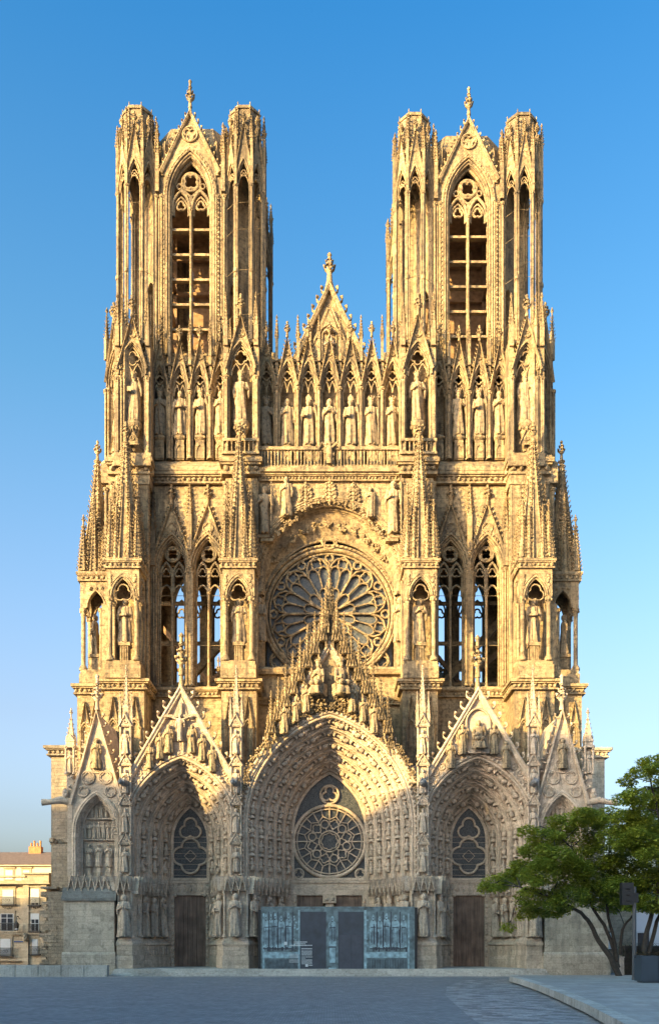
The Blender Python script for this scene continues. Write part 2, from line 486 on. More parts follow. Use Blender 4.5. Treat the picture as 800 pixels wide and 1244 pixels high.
def wood_mat(name, c):
    m, nt, b = mat_new(name)
    pos = nt.nodes.new('ShaderNodeNewGeometry').outputs['Position']
    mp = nt.nodes.new('ShaderNodeMapping'); mp.inputs['Scale'].default_value = (9, 9, .5); nt.links.new(pos, mp.inputs['Vector'])
    n = nt.nodes.new('ShaderNodeTexNoise'); n.inputs['Scale'].default_value = 1; n.inputs['Detail'].default_value = 6; nt.links.new(mp.outputs[0], n.inputs['Vector'])
    n2 = nt.nodes.new('ShaderNodeTexNoise'); n2.inputs['Scale'].default_value = .9; n2.inputs['Detail'].default_value = 4; nt.links.new(pos, n2.inputs['Vector'])
    c1 = mixc(nt, 1, c, ramp(nt, n.outputs[0], [(.3, .6), (.7, 1.4)]), 'MULTIPLY')
    nt.links.new(mixc(nt, 1, c1, ramp(nt, n2.outputs[0], [(.35, .7), (.65, 1.35)]), 'MULTIPLY'), b.inputs['Base Color']); b.inputs['Roughness'].default_value = .75
    bp = nt.nodes.new('ShaderNodeBump'); bp.inputs['Strength'].default_value = .4; bp.inputs['Distance'].default_value = .02; nt.links.new(n.outputs[0], bp.inputs['Height']); nt.links.new(bp.outputs[0], b.inputs['Normal'])
    return m
WOOD = wood_mat('old_oak', (.15, .098, .070))
WOODRAW = plain_mat('timber_frame', (.30, .19, .11), .8, 0, .4, 2, .3)
# ------------------------------------------------------------------ statues (unit height, facing -y)
def statue_mb(seed, pose='chest', crown=False, mitre=False, halo=False, beard=False, veil=False, staff=False, wings=False, seated=False, bare=False):
    R = random.Random(seed); mb = MB(); n = 26
    lean = R.uniform(-.012, .012); ph = R.uniform(0, 6)
    prof = [(0, .118, .098, .10), (.03, .128, .104, .12), (.12, .118, .095, .13), (.25, .112, .088, .12), (.38, .110, .086, .10), (.50, .108, .082, .07),
            (.58, .098, .072, .06), (.66, .106, .076, .05), (.74, .118, .078, .03), (.79, .112, .068, .02), (.82, .070, .052, 0), (.838, .036, .038, 0),
            (.855, .036, .040, 0), (.872, .046, .052, 0), (.90, .053, .060, 0), (.935, .054, .062, 0), (.965, .047, .054, 0), (.988, .026, .032, 0), (.998, .004, .004, 0)]
    if veil:
        prof = [(z, rx * (1.25 if z > .84 else 1.12 if z > .8 else 1), ry * (1.15 if z > .84 else 1), f) for z, rx, ry, f in prof]
    if bare:
        prof = [(z, rx * (.8 if z < .6 else 1), ry * .85, f * .3) for z, rx, ry, f in prof]
    vs = []; fs = []
    for z, rx, ry, fo in prof:
        ox = lean * sin(z * pi) * 2; 
        for i in range(n):
            a = 2 * pi * i / n
            q = 1 + fo * (sin(5 * a + ph + 2.5 * z) + .8 * sin(8 * a - ph + 3 * z)) * (2.0 if z < .6 else 1.4)
            # diagonal mantle edge
            if .2 < z < .78:
                q += .28 * max(0, 1 - abs(((a / (2 * pi) * 1.0 + z * .9 + ph * .1) % 1) - .5) * 9)
            vs.append((ox + rx * q * cos(a), ry * q * sin(a), z))
    for k in range(len(prof) - 1):
        for i in range(n):
            j = (i + 1) % n
            fs.append((k * n + i, k * n + j, (k + 1) * n + j, (k + 1) * n + i))
    fs.append(tuple(range(n - 1, -1, -1)))
    mb.add(vs, fs, True)
    # face: nose, brow, ears, feet
    mb.ball((0, -.058, .912), .010, .016, .020, 5, 3)
    for sx in (-1, 1):
        mb.ball((sx * .020, -.050, .926), .012, .010, .006, 5, 3)
        mb.ball((sx * .045, -.100, .012), .030, .055, .020, 6, 4)
        if not veil: mb.ball((sx * .052, 0, .915), .010, .016, .022, 5, 3)
    mb.ball((0, -.055, .888), .018, .010, .006, 5, 3)
    if beard:
        mb.ball((0, -.045, .868), .036, .034, .045, 7, 5, .12)
    # hair
    if not mitre and not veil:
        for k in range(9):
            a = pi * (.05 + .9 * k / 8)
            mb.ball((.052 * cos(a), .05 * sin(a) + .005, .90 + .02 * (k % 2)), .022, .022, .05, 5, 4, .1)
    if crown:
        mb.lathe(0, 0, [(.056, .950), (.068, .953), (.074, .99), (.060, .99)], 12)
        for k in range(8):
            a = k * pi / 4
            mb.ball((.070 * cos(a), .070 * sin(a), 1.008), .018, .018, .030, 4, 3)
    if mitre:
        mb.prism_y([(-.056, .955), (.056, .955), (.050, 1.01), (0, 1.075), (-.050, 1.01)], -.045, .045)
    if halo:
        mb.sweep([(.095 * cos(2 * pi * i / 18), .925 + .095 * sin(2 * pi * i / 18)) for i in range(18)], [(.008, 0), (0, -.012), (-.008, 0), (0, .012)], .045, True, True)
        mb.add([(.09 * cos(2 * pi * i / 18), .048, .925 + .09 * sin(2 * pi * i / 18)) for i in range(18)], [tuple(range(18))])
    # arms
    def arm(sx, el, hand, r=.034):
        sh = (sx * .105, -.005, .785)
        mb.tube([sh, tuple((sh[i] * .5 + el[i] * .5) for i in range(3)), el, tuple((el[i] * .5 + hand[i] * .5) for i in range(3)), hand],
                [r * 1.05, r * 1.15, r * 1.0, r * .85, r * .55], 7)
        mb.ball(sh, r * 1.2, r * 1.2, r * 1.1, 7, 5)
        mb.ball(hand, .020, .022, .026, 6, 4)
        for k in range(4):
            mb.tube([(hand[0] + (k - 1.5) * .009, hand[1] - .012, hand[2] + .012), (hand[0] + (k - 1.5) * .010 - sx * .01, hand[1] - .024, hand[2] + .034)], [.006, .004], 4)
        # hanging sleeve
        mb.tube([el, (el[0], el[1] + .005, el[2] - .07), (el[0] * .98, el[1] + .02, el[2] - .15)], [r * .9, r * .8, r * .25], 6)
    P = {'chest': ((.150, -.03, .64), (.045, -.105, .68)), 'pray': ((.140, -.05, .64), (.012, -.125, .72)), 'down': ((.150, -.01, .62), (.135, -.06, .48)),
         'up': ((.165, -.05, .68), (.120, -.10, .83)), 'book': ((.145, -.05, .61), (.055, -.120, .60))}
    if pose == 'pray': L = Rr = 'pray'
    elif pose == 'book': L, Rr = 'book', 'book'
    elif pose == 'mix': L, Rr = 'chest', 'down'
    elif pose == 'bless': L, Rr = 'book', 'up'
    elif pose == 'cross': L, Rr = 'chest', 'chest'
    else: L, Rr = 'down', 'chest'
    for sx, k in ((-1, L), (1, Rr)):
        e, h = P[k]; arm(sx, (sx * e[0], e[1], e[2]), (sx * h[0], h[1], h[2]))
    if 'book' in (L, Rr):
        mb.box(-.05 if L == Rr else -.10, .05 if L == Rr else -.02, -.155, -.125, .575, .665)
    if staff:
        mb.tube([(.135, -.085, .02), (.135, -.085, 1.05)], .011, 5)
        mb.box(.10, .17, -.095, -.075, .97, .995)
    if wings:
        for sx in (-1, 1):
            mb.prism_y([(sx * .06, .80), (sx * .16, .92), (sx * .22, .80), (sx * .21, .50), (sx * .15, .30), (sx * .10, .55)], .06, .10)
    return mb

def seated_mb(seed, crown=True, turn=0, beard=False):
    R = random.Random(seed); mb = MB()
    st = statue_mb(seed, 'pray' if not beard else 'bless', crown=crown, beard=beard)
    # compress lower body to a lap
    V = []
    for x, y, z in st.V:
        if z > .52:
            V.append((x * 1.05, y, (z - .52) * 1.05 + .30))
        else:
            t = (.52 - z) / .52
            V.append((x * (1 + .45 * t), y - .16 * min(1, t * 2.2), .30 - .30 * t))
    mb.add(V, st.F, True)
    mb.ball((.07, -.17, .27), .075, .10, .07, 8, 5); mb.ball((-.07, -.17, .27), .075, .10, .07, 8, 5)
    mb.box(-.15, .15, -.03, .13, 0, .27)
    if turn:
        c, s_ = cos(turn), sin(turn)
        mb.V = [(x * c - y * s_, x * s_ + y * c, z) for x, y, z in mb.V]
    return mb

SV = {}
def statue_mesh(kind, mat=None):
    mat = mat or STATUE; key = (kind, mat.name)
    if key not in SV:
        spec = dict(
            king_hand=dict(seed=1, pose='chest', crown=True, beard=True), king_book=dict(seed=2, pose='bless', crown=True),
            king_staff=dict(seed=3, pose='mix', crown=True, beard=True, staff=True), king_cross=dict(seed=4, pose='cross', crown=True),
            youth_pray=dict(seed=5, pose='pray'), bishop=dict(seed=6, pose='bless', mitre=True, beard=True),
            saint_halo=dict(seed=7, pose='book', halo=True, beard=True), virgin=dict(seed=8, pose='pray', halo=True, veil=True),
            apostle=dict(seed=9, pose='book', beard=True), veiled=dict(seed=10, pose='cross', veil=True), robed=dict(seed=11, pose='mix'),
            angel=dict(seed=12, pose='pray', wings=True), warrior=dict(seed=13, pose='mix', bare=True, staff=True), prophet=dict(seed=14, pose='bless', beard=True),
            pilgrim=dict(seed=15, pose='mix', staff=True, halo=True, beard=True), orant=dict(seed=16, pose='cross', halo=True))
        if kind == 'seated_queen': mb = seated_mb(21, True, -.5)
        elif kind == 'seated_king': mb = seated_mb(22, True, .5, True)
        elif kind == 'seated_judge': mb = seated_mb(23, False, 0, True)
        else: mb = statue_mb(**spec[kind])
        SV[key] = link_mesh('statue', mb, mat)
    return SV[key]

def statue(kind, x, y, z, h, label, group, rz=0.0):
    o = bpy.data.objects.new('statue', statue_mesh(kind, STATUE_HIGH if z > 15 else STATUE)); COL.objects.link(o)
    o.location = (x, y, z); o.scale = (h, h, h); o.rotation_euler = (0, 0, rz)
    return tag(o, label, 'statue', group)
# ================================================================== CATHEDRAL
cath = tag(empty('cathedral', (0, 0, 0)), 'great Gothic cathedral of golden limestone with two openwork towers and a rose window', 'cathedral')
def part(name, mb, mat=STONE, parent=None, loc=None, rz=0.0): return obj(name, mb, mat, parent or cath, loc, rz)
def part_copy(o, loc, rz=0.0, sx=1):
    c = copy_tree(o, o.parent); c.location = loc; c.rotation_euler = (0, 0, rz)
    if sx < 0: c.scale = (-1, 1, 1)
    return c

YF = -7.0                       # front plane of the three porches
ZB = 0.55                       # top of the steps
ZC = 8.4                        # canopy level under the archivolts

# small carved figure used in the arch hollows: local u (side), v (up along arch), w (out)
def figurine(mb, P, U, Vv, W, sz, kind=0):
    prof = [(0, .20, .15), (.22, .23, .20), (.42, .17, .14), (.62, .22, .16), (.72, .10, .09), (.78, .11, .11), (.92, .12, .12), (1.0, .02, .02)]
    vs = []; fs = []; n = 6
    tw = RND.uniform(-.12, .12)
    for k, (v, a, b) in enumerate(prof):
        for i in range(n):
            t = 2 * pi * i / n
            vs.append((P + (Vv * v + U * (a * cos(t) * RND.uniform(.8, 1.2) + tw * sin(v * 3)) + W * (b * sin(t) + (.10 if .15 < v < .35 else 0))) * sz)[:])
    for k in range(len(prof) - 1):
        for i in range(n):
            j = (i + 1) % n
            fs.append((k * n + i, k * n + j, k * n + n + j, k * n + n + i))
    mb.add(vs, fs, True)
    for sg in (-1, 1):
        mb.tube([(P + (Vv * .62 + U * .2 * sg) * sz)[:], (P + (Vv * .44 + U * .26 * sg + W * .1) * sz)[:], (P + (Vv * .46 + U * .06 * sg + W * .22) * sz)[:]], [.06 * sz, .055 * sz, .04 * sz], 4, True, False)
    # canopy over the head
    C = P + Vv * (1.12 * sz)
    q = []
    for i in range(6):
        t = 2 * pi * i / 6
        q.append(U * (cos(t) * .27) + W * (sin(t) * .27))
    vs = [(C + a * sz)[:] for a in q] + [(C + a * (.8 * sz) + Vv * (.14 * sz))[:] for a in q] + [(C + Vv * (.34 * sz))[:]]
    fs = [(i, (i + 1) % 6, 6 + (i + 1) % 6, 6 + i) for i in range(6)] + [(6 + i, 6 + (i + 1) % 6, 12) for i in range(6)] + [(5, 4, 3, 2, 1, 0)]
    mb.add(vs, fs)

MINI = [statue_mb(40 + i, ps, beard=i % 2 == 0, halo=i == 2) for i, ps in enumerate(('chest', 'pray', 'book', 'cross'))]
def mini(mb, x, y, z, h):
    s_ = RND.choice(MINI); mb.add([(x + a * h, y + b * h, z + c * h) for a, b, c in s_.V], s_.F, True)

def along_arch(w, h, zs, zb, d, step, n=40):
    """points+tangents on one side (left, upwards) of the offset arch"""
    p = arch_pts(w, h, zs, zb, d, n)[:n + 2]
    out = []; need = step * .3
    for a, b in zip(p[:-1], p[1:]):
        L = math.hypot(b[0] - a[0], b[1] - a[1]); t = need
        while t < L:
            out.append((a[0] + (b[0] - a[0]) * t / L, a[1] + (b[1] - a[1]) * t / L, (b[0] - a[0]) / L, (b[1] - a[1]) / L)); t += step
        need = t - L
    return out

def canopy_row(mb, path, z0, h, w, dep=.45):
    """zigzag of small gabled hoods along a plan path"""
    for (xa, ya), (xb, yb) in zip(path[:-1], path[1:]):
        L = math.hypot(xb - xa, yb - ya); n = max(1, round(L / w)); ux, uy = (xb - xa) / L, (yb - ya) / L
        nx, ny = uy, -ux
        for i in range(n):
            c = L * (i + .5) / n; ww = L / n / 2 * .98
            cx, cy = xa + ux * c, ya + uy * c
            M0 = mb.M
            mb.M = Matrix(((ux, -nx, 0, cx), (uy, -ny, 0, cy), (0, 0, 1, z0), (0, 0, 0, 1)))
            mb.sweep([(-ww, 0), (0, h), (ww, 0)], [(0, -dep), (-.11, -dep), (-.11, 0), (0, 0)])
            mb.wall(-ww, ww, -.12, 0, -dep * .86, -dep * .5, [(0, ww * .62, h * .52, .02, -.12)], 5, top=lambda x: max(.02, h * (1 - abs(x) / ww) - .06))
            mb.box(-ww, ww, -dep * .45, 0, -.12, h * .9)
            mb.box(-ww * .12 - ww, -ww + ww * .12, -dep, 0, -.35, .12)
            mb.col(0, -dep, .05, h - .05, h + .25, 5, 0.0)
            mb.M = M0

def jamb_profile(mb, path, z0, z1, back):
    """wall along the splay with engaged shafts"""
    for (xa, ya), (xb, yb) in zip(path[:-1], path[1:]):
        L = math.hypot(xb - xa, yb - ya); ux, uy = (xb - xa) / L, (yb - ya) / L
        nx, ny = uy, -ux
        mb.prism_z([(xa, ya), (xb, yb), (xb - nx * back, yb - ny * back), (xa - nx * back, ya - ny * back)], z0, z1)
        n = max(1, round(L / .9))
        for i in range(n + 1):
            c = L * i / n
            mb.shaft(xa + ux * c + nx * .05, ya + uy * c + ny * .05, .10, z0, z1 - .3, n=7)

def stylobate(mb, path, z0, z1, out):
    """draped base and blocks under the jamb statues"""
    for (xa, ya), (xb, yb) in zip(path[:-1], path[1:]):
        L = math.hypot(xb - xa, yb - ya); ux, uy = (xb - xa) / L, (yb - ya) / L
        M0 = mb.M
        mb.M = Matrix(((ux, -uy, 0, xa), (uy, ux, 0, ya), (0, 0, 1, 0), (0, 0, 0, 1)))
        e = .14
        mb.prism_x([(-out, z0), (-out, z0 + .9), (-out + .08, z0 + .95), (-out + .08, z1 - .62), (-out - .06, z1 - .58), (-out - .06, z1 - .42), (-out * .35, z1), (.3, z1), (.3, z0)], -e, L + e)
        k = int(L / .34)
        for i in range(k):                      # hanging drapery folds
            x = L * (i + .5) / k
            mb.tube([(x, -out + .07, z0 + 1.0), (x + .05, -out + .05, (z0 + z1) / 2), (x, -out + .07, z1 - .66)], [.05, .09, .06], 5, True, False)
        mb.M = M0

def portal(name, xc, w, h, zs, wi, orders, dep, gz0, gza, door_z, central=False):
    yb = YF + dep                                # plane of the doors
    dmax = w - wi
    mb = MB()
    st = dmax / orders; sy = dep / orders
    prof = [(-.35, YF - .12), (-.12, YF - .12), (0, YF)]
    rolls = MB()
    for k in range(orders):
        d0, y0 = k * st, YF + k * sy
        prof += [(d0 + .06, y0), (d0 + .12, y0 + .12), (d0 + st * .30, y0 + .22), (d0 + st * .34, y0 + sy * .55), (d0 + st * .62, y0 + sy * .78), (d0 + st * .95, y0 + sy * .80), (d0 + st, y0 + sy)]
    prof += [(dmax + .02, yb), (dmax + .3, yb + .02)]
    mb.arch(xc, w, h, zs, ZC, prof, 18)
    for k in range(orders):
        d0, y0 = k * st, YF + k * sy
        mb.archroll(xc, w, h, zs, ZC, d0 + .05, y0 - .02, .135, 20)
        mb.archroll(xc, w, h, zs, ZC, d0 + st * .30, y0 + sy * .26, .06, 20)
        mb.archroll(xc, w, h, zs, ZC, d0 + st * .93, y0 + sy * .78, .06, 20)
    mb.archroll(xc, w, h, zs, ZC, -.18, YF - .14, .10, 22)
    P = part(name, mb, STONE_LOW)
    # carved figures of the archivolts
    cv = MB()
    for k in range(orders):
        d = k * st + st * .60; y = YF + k * sy + sy * .50
        step = 1.62
        for x, z, tx, tz in along_arch(w, h, zs, ZC + .1, d, step):
            for sg in (-1, 1):
                T = Vector((tx if sg < 0 else -tx, 0, tz))
                inn = Vector((1 if sg < 0 else -1, 0, 0)); inn = (inn - T * inn.dot(T)).normalized()
                W = (inn * .62 + Vector((0, -1, 0)) * .78).normalized(); U = T.cross(W)
                figurine(cv, Vector((xc + (x if sg < 0 else -x), y, z)), U, T, W, step * .70)
    # foliage studs round the outer hood
    for x, z, tx, tz in along_arch(w, h, zs, ZC, -.28, .42):
        for sg in (-1, 1):
            cv.ball((xc + sg * abs(x), YF - .2, z), .14, .13, .16, 5, 3, .3)
    for x, z, tx, tz in along_arch(w, h, zs, ZC, .17, .36):
        for sg in (-1, 1):
            cv.ball((xc + sg * abs(x), YF + .1, z), .10, .10, .12, 5, 3, .3)
    tag(obj('archivolt_carving', cv, STONE_LOW, P), kind='stuff')
    # ---- gable
    g = MB()
    sl = (gza - gz0) / (w + .25)
    wt = lambda x: gza - sl * abs(x - xc) - .12
    g.wall(xc - w - .25, xc + w + .25, gz0 - .6, gza, YF - .02, None, [(xc, w + .3, h + .32, zs, ZC)], 18, top=wt)
    g.sweep([(xc - w - .25, gz0), (xc, gza), (xc + w + .25, gz0)], [(0, YF - .35), (-.34, YF - .35), (-.46, YF - .12), (-.46, YF + .5), (0, YF + .5)][::-1])
    g.sweep([(xc - w - .25, gz0), (xc, gza), (xc + w + .25, gz0)], [(.10, YF - .42), (-.04, YF - .48), (-.14, YF - .42), (-.14, YF - .30), (.10, YF - .30)][::-1])
    # roof slabs behind the gable
    for sg in (-1, 1):
        A = (xc, gza - .15); B = (xc + sg * (w + .3), gz0 - .15)
        g.prism_y([A, B, (B[0], B[1] - .35), (A[0], A[1] - .35)], YF + .45, .6)
    L = math.hypot(w, gza - gz0); ox, oz = (gza - gz0) / L, w / L
    k = .8
    while k < L - .6:
        f = k / L
        for sg in (-1, 1):
            if central and f > .62: continue
            g.crocket((xc + sg * w * (1 - f) + sg * .2, YF - .05, gz0 + (gza - gz0) * f), (sg * ox, 0, oz), .75, (sg * -oz * .2, 0, 1))
        k += 1.0
    # diaper of roundels on the gable field just above the hood
    for x, z, tx, tz in along_arch(w, h, zs, zs, -.80, .78):
        for sg in (-1, 1):
            X = xc + sg * abs(x)
            if wt(X) - z > .7 and abs(X - xc) > w * .25:
                g.ring(X, z, .27, .07, YF - .05, 10, 4); g.ball((X, YF - .04, z), .12, .08, .12, 5, 3)
    G = obj('gable', g, STONE_LOW, P)
    if not central:
        f = MB(); f.col(xc, YF + .05, .30, gza - .5, gza + 1.4, 6, .12)
        f.finial(xc, YF + .05, gza + 1.0, 2.6, 3)
        obj('finial', f, STONE, P)
    else:
        cp = MB()                                 # stepped canopies over the crowning group
        zt = gza
        tiers = [(0, zt + 2.7, .62, 3.9)]
        for i in range(1, 9):
            for sg in (-1, 1):
                tiers.append((sg * i * .62, zt + 1.6 - i * 1.12, .62, 2.7))
                tiers.append((sg * (i * .62 + .3), zt + .4 - i * 1.12, .44, 1.9))
        tiers += [(-.32, zt + 1.7, .42, 2.6), (.32, zt + 1.7, .42, 2.6)]
        for i, (dx, z, ww, hh) in enumerate(tiers):
            x = xc + dx; y = YF - .25 - (.35 if i % 2 else 0)
            cp.spire(x, y, z, ww * .42, hh, 6, .34, .22, None, .55, .03)
            cp.box(x - ww * .42, x + ww * .42, y - ww * .35, y + .5, z - .5, z + .02)
            for q in (-1, 0, 1):
                cp.gable(x + q * ww * .38, z - .45, ww * .26, z + .35, y - ww * .42, y - ww * .36, .05, .10, .2, .3, False, False)
            for q in (-1, 1):
                cp.pinnacle(x + q * ww * .5, y - .1, z - 1.0, .13, 1.3, .7, .10, .2, False, .22)
        cp.spire(xc, YF + .1, zt - .4, .6, 5.0, 8, .5, .28, None, 1.2)
        cp.prism_y([(xc - 3.6, gz0 + 5.6), (xc + 3.6, gz0 + 5.6), (xc + .9, zt + .9), (xc - .9, zt + .9)], YF - .07, YF + .33)
        obj('canopy', cp, STONE, P)
    # ---- tympanum window
    tz = ZC + (.0 if central else .05)
    R_ = (w * w + h * h) / (2 * w)
    wz = wi
    hi = sqrt((R_ - dmax) ** 2 - (R_ - w) ** 2)
    t = MB(); yg = yb + .25
    if central:
        cz = 11.98; rr = wz - .22
        t.ring(xc, cz, rr, .17, yb + .1, 40, 6); t.ring(xc, cz, rr - .32, .07, yb + .1, 40, 6)
        t.ring(xc, cz, .95, .07, yb + .1, 24); t.foil(xc, cz, .48, .30, 8, .05, yb + .1)
        nn = 12
        for k in range(nn):
            a = 2 * pi * (k + .5) / nn; c, s_ = cos(a), sin(a)
            t.bar((xc + c * 1.0, cz + s_ * 1.0), (xc + c * 1.25, cz + s_ * 1.25), .09, yb + .03, yb + .17)
            if k % 2 == 0:
                t.foil(xc + c * 1.62, cz + s_ * 1.62, .20, .22, 4, .06, yb + .1, a)
            else:
                t.ring(xc + c * 1.62, cz + s_ * 1.62, .36, .06, yb + .1, 12)
        for k in range(nn):
            a = 2 * pi * k / nn; c, s_ = cos(a), sin(a)
            t.bar((xc + c * 1.55, cz + s_ * 1.55), (xc + c * 2.0, cz + s_ * 2.0), .08, yb + .03, yb + .17)
            t.bar((xc + c * 2.0, cz + s_ * 2.0), (xc + c * rr, cz + s_ * rr), .10, yb + .02, yb + .18)
            a2 = a + pi / nn; c2, s2 = cos(a2), sin(a2)
            for q in (-1, 1):
                a3 = a2 + q * pi / nn
                t.bar((xc + cos(a3) * 2.0, cz + sin(a3) * 2.0), (xc + c2 * 2.35, cz + s2 * 2.35), .08, yb + .03, yb + .17)
            t.bar((xc + c2 * 2.35, cz + s2 * 2.35), (xc + c2 * rr, cz + s2 * rr), .08, yb + .03, yb + .17)
        t.foil(xc, cz + rr + 1.02, .36, .38, 3, .09, yb + .1, pi / 2); t.ring(xc, cz + rr + 1.0, .84, .10, yb + .1, 20)
        for sg in (-1, 1):
            t.ring(xc + sg * (wz - .68), ZC + .62, .46, .09, yb + .1, 18); t.foil(xc + sg * (wz - .68), ZC + .62, .19, .21, 3, .05, yb + .1, pi / 2)
        t.arch(xc, wz, hi, zs, ZC + .2, [(0, yb + .0), (.06, yb - .05), (.22, yb - .02), (.26, yb + .1), (.26, yg)], 16)
    else:
        t.foil(xc, zs - 1.45, .78, .82, 4, .11, yb + .1, 0, 9); t.foil(xc, zs + 1.0, .46, .56, 3, .10, yb + .1, pi / 2, 9)
        t.bar((xc - .55, zs - 1.45), (xc, zs - .9), .05, yb + .08, yb + .14); t.bar((xc, zs - .9), (xc + .55, zs - 1.45), .05, yb + .08, yb + .14)
        t.bar((xc - .55, zs - 1.45), (xc, zs - 2.0), .05, yb + .08, yb + .14); t.bar((xc, zs - 2.0), (xc + .55, zs - 1.45), .05, yb + .08, yb + .14)
        t.arch(xc, wz, hi, zs, ZC + .2, [(0, yb + .0), (.05, yb - .05), (.14, yb - .02), (.17, yb + .1), (.17, yg)], 16)
        for k in range(12):
            z = ZC + .5 + k * .5
            t.bar((xc - wz, z), (xc + wz, z), .03, yg - .03, yg - .01) if z < zs + .5 else None
    t.box(xc - wz - .1, xc + wz + .1, yb - .08, yg, ZC - .02, ZC + .24)
    obj('window_tracery', t, STONE_LOW, P)
    gl = MB(); gl.archface(xc, wz, hi, zs, ZC + .1, .05, yg)
    obj('window_glass', gl, GLASS, P)
    # ---- lintel, doors
    l = MB()
    zl = door_z
    l.box(xc - wz - .6, xc + wz + .6, yb - .05, yb + .6, zl, ZC - .03)
    l.box(xc - wz - .5, xc + wz + .5, yb - .16, yb - .04, ZC - .22, ZC - .06)
    if not central:
        for k in range(7):
            x = xc - wz + (k + .5) * 2 * wz / 7
            l.ball((x, yb - .06, (zl + ZC) / 2 - .05), .19, .10, .34, 6, 5, .3); l.ball((x, yb - .1, (zl + ZC) / 2 + .3), .09, .08, .1, 5, 4)
        for sg in (-1, 1): l.ball((xc + sg * (wz - .45), yb - .1, zl + .02), .22, .2, .2, 6, 4)
    obj('lintel', l, STONE_LOW, P)
    spans = [(-1.42, 1.42)] if not central else [(-wz + .55, -.55), (.55, wz - .55)]
    dj = MB()
    for sg in (-1, 1):
        x0 = xc + sg * (wz - .02 if central else 1.43); x1 = xc + sg * (wz + .55)
        dj.box(min(x0, x1) - (.5 if central else 0), max(x0, x1) + (.5 if central else 0), yb - .06, yb + .5, ZB, zl + .002)
        for q in range(12):
            z = ZB + .5 + q * .5
            dj.ball((x0 + (-sg * .48 if central else 0) + sg * .16, yb - .12, z), .15, .12, .19, 5, 4, .25)
    obj('door_jamb', dj, STONE_LOW, P)
    for a, b in spans:
        dm = MB(); nb = 7
        for i in range(nb):
            xa = xc + a + (b - a) * i / nb; xb_ = xc + a + (b - a) * (i + 1) / nb
            dm.box(xa + .03, xb_ - .03, yb + .15 + .02 * (i % 2), yb + .30, ZB, zl)
        dm.box(xc + a, xc + b, yb + .22, yb + .34, ZB, zl)
        for z in (1.0, 1.9, 2.9, 3.9, 4.9, 5.9):
            if ZB + z < zl - .1:
                for i in range(14):
                    dm.ball((xc + a + (b - a) * (i + .5) / 14, yb + .175, ZB + z), .03, .02, .03, 4, 3)
        if not central and xc > 0:
            dm.box(xc + a + 1.75, xc + b - .1, yb + .14, yb + .19, ZB, ZB + 2.1)
        obj('door', dm, WOOD, P)
    if central:
        tr = MB()
        tr.box(xc - .54, xc + .54, yb - .35, yb + .5, ZB, ZB + 2.6); tr.box(xc - .38, xc + .38, yb - .2, yb + .5, ZB + 2.6, zl)
        tr.box(xc - .6, xc + .6, yb - .4, yb + .5, zl - .7, zl + .001); tr.foliage(xc - .55, xc + .55, yb - .42, zl - .4, .3)
        obj('trumeau', tr, STONE_LOW, P)
    # ---- splayed jambs
    for sg in (-1, 1):
        j = MB(); cn = MB()
        A = (xc + sg * (w - .1), YF + .3); B = (xc + sg * (wi + .55), yb - .1)
        path = [A, B] if sg < 0 else [B, A]
        jamb_profile(j, path, ZB, ZC, 1.0)
        stylobate(j, path, ZB, 3.1, .62)
        canopy_row(cn, path, 7.25, 1.15, .60, .70)
        obj('jamb', j, STONE_LOW, P); obj('canopy_row', cn, STONE_LOW, P)
    return P

portal('portal', 0, 7.15, 9.4, 12.9, 3.5, 5, 5.0, 16.4, 28.4, 7.05, True)
portal('portal', -12.7, 4.85, 6.6, 12.1, 1.80, 4, 5.0, 16.0, 24.7, 7.05)
portal('portal', 12.7, 4.85, 6.6, 12.1, 1.80, 4, 5.0, 16.0, 24.5, 7.05)

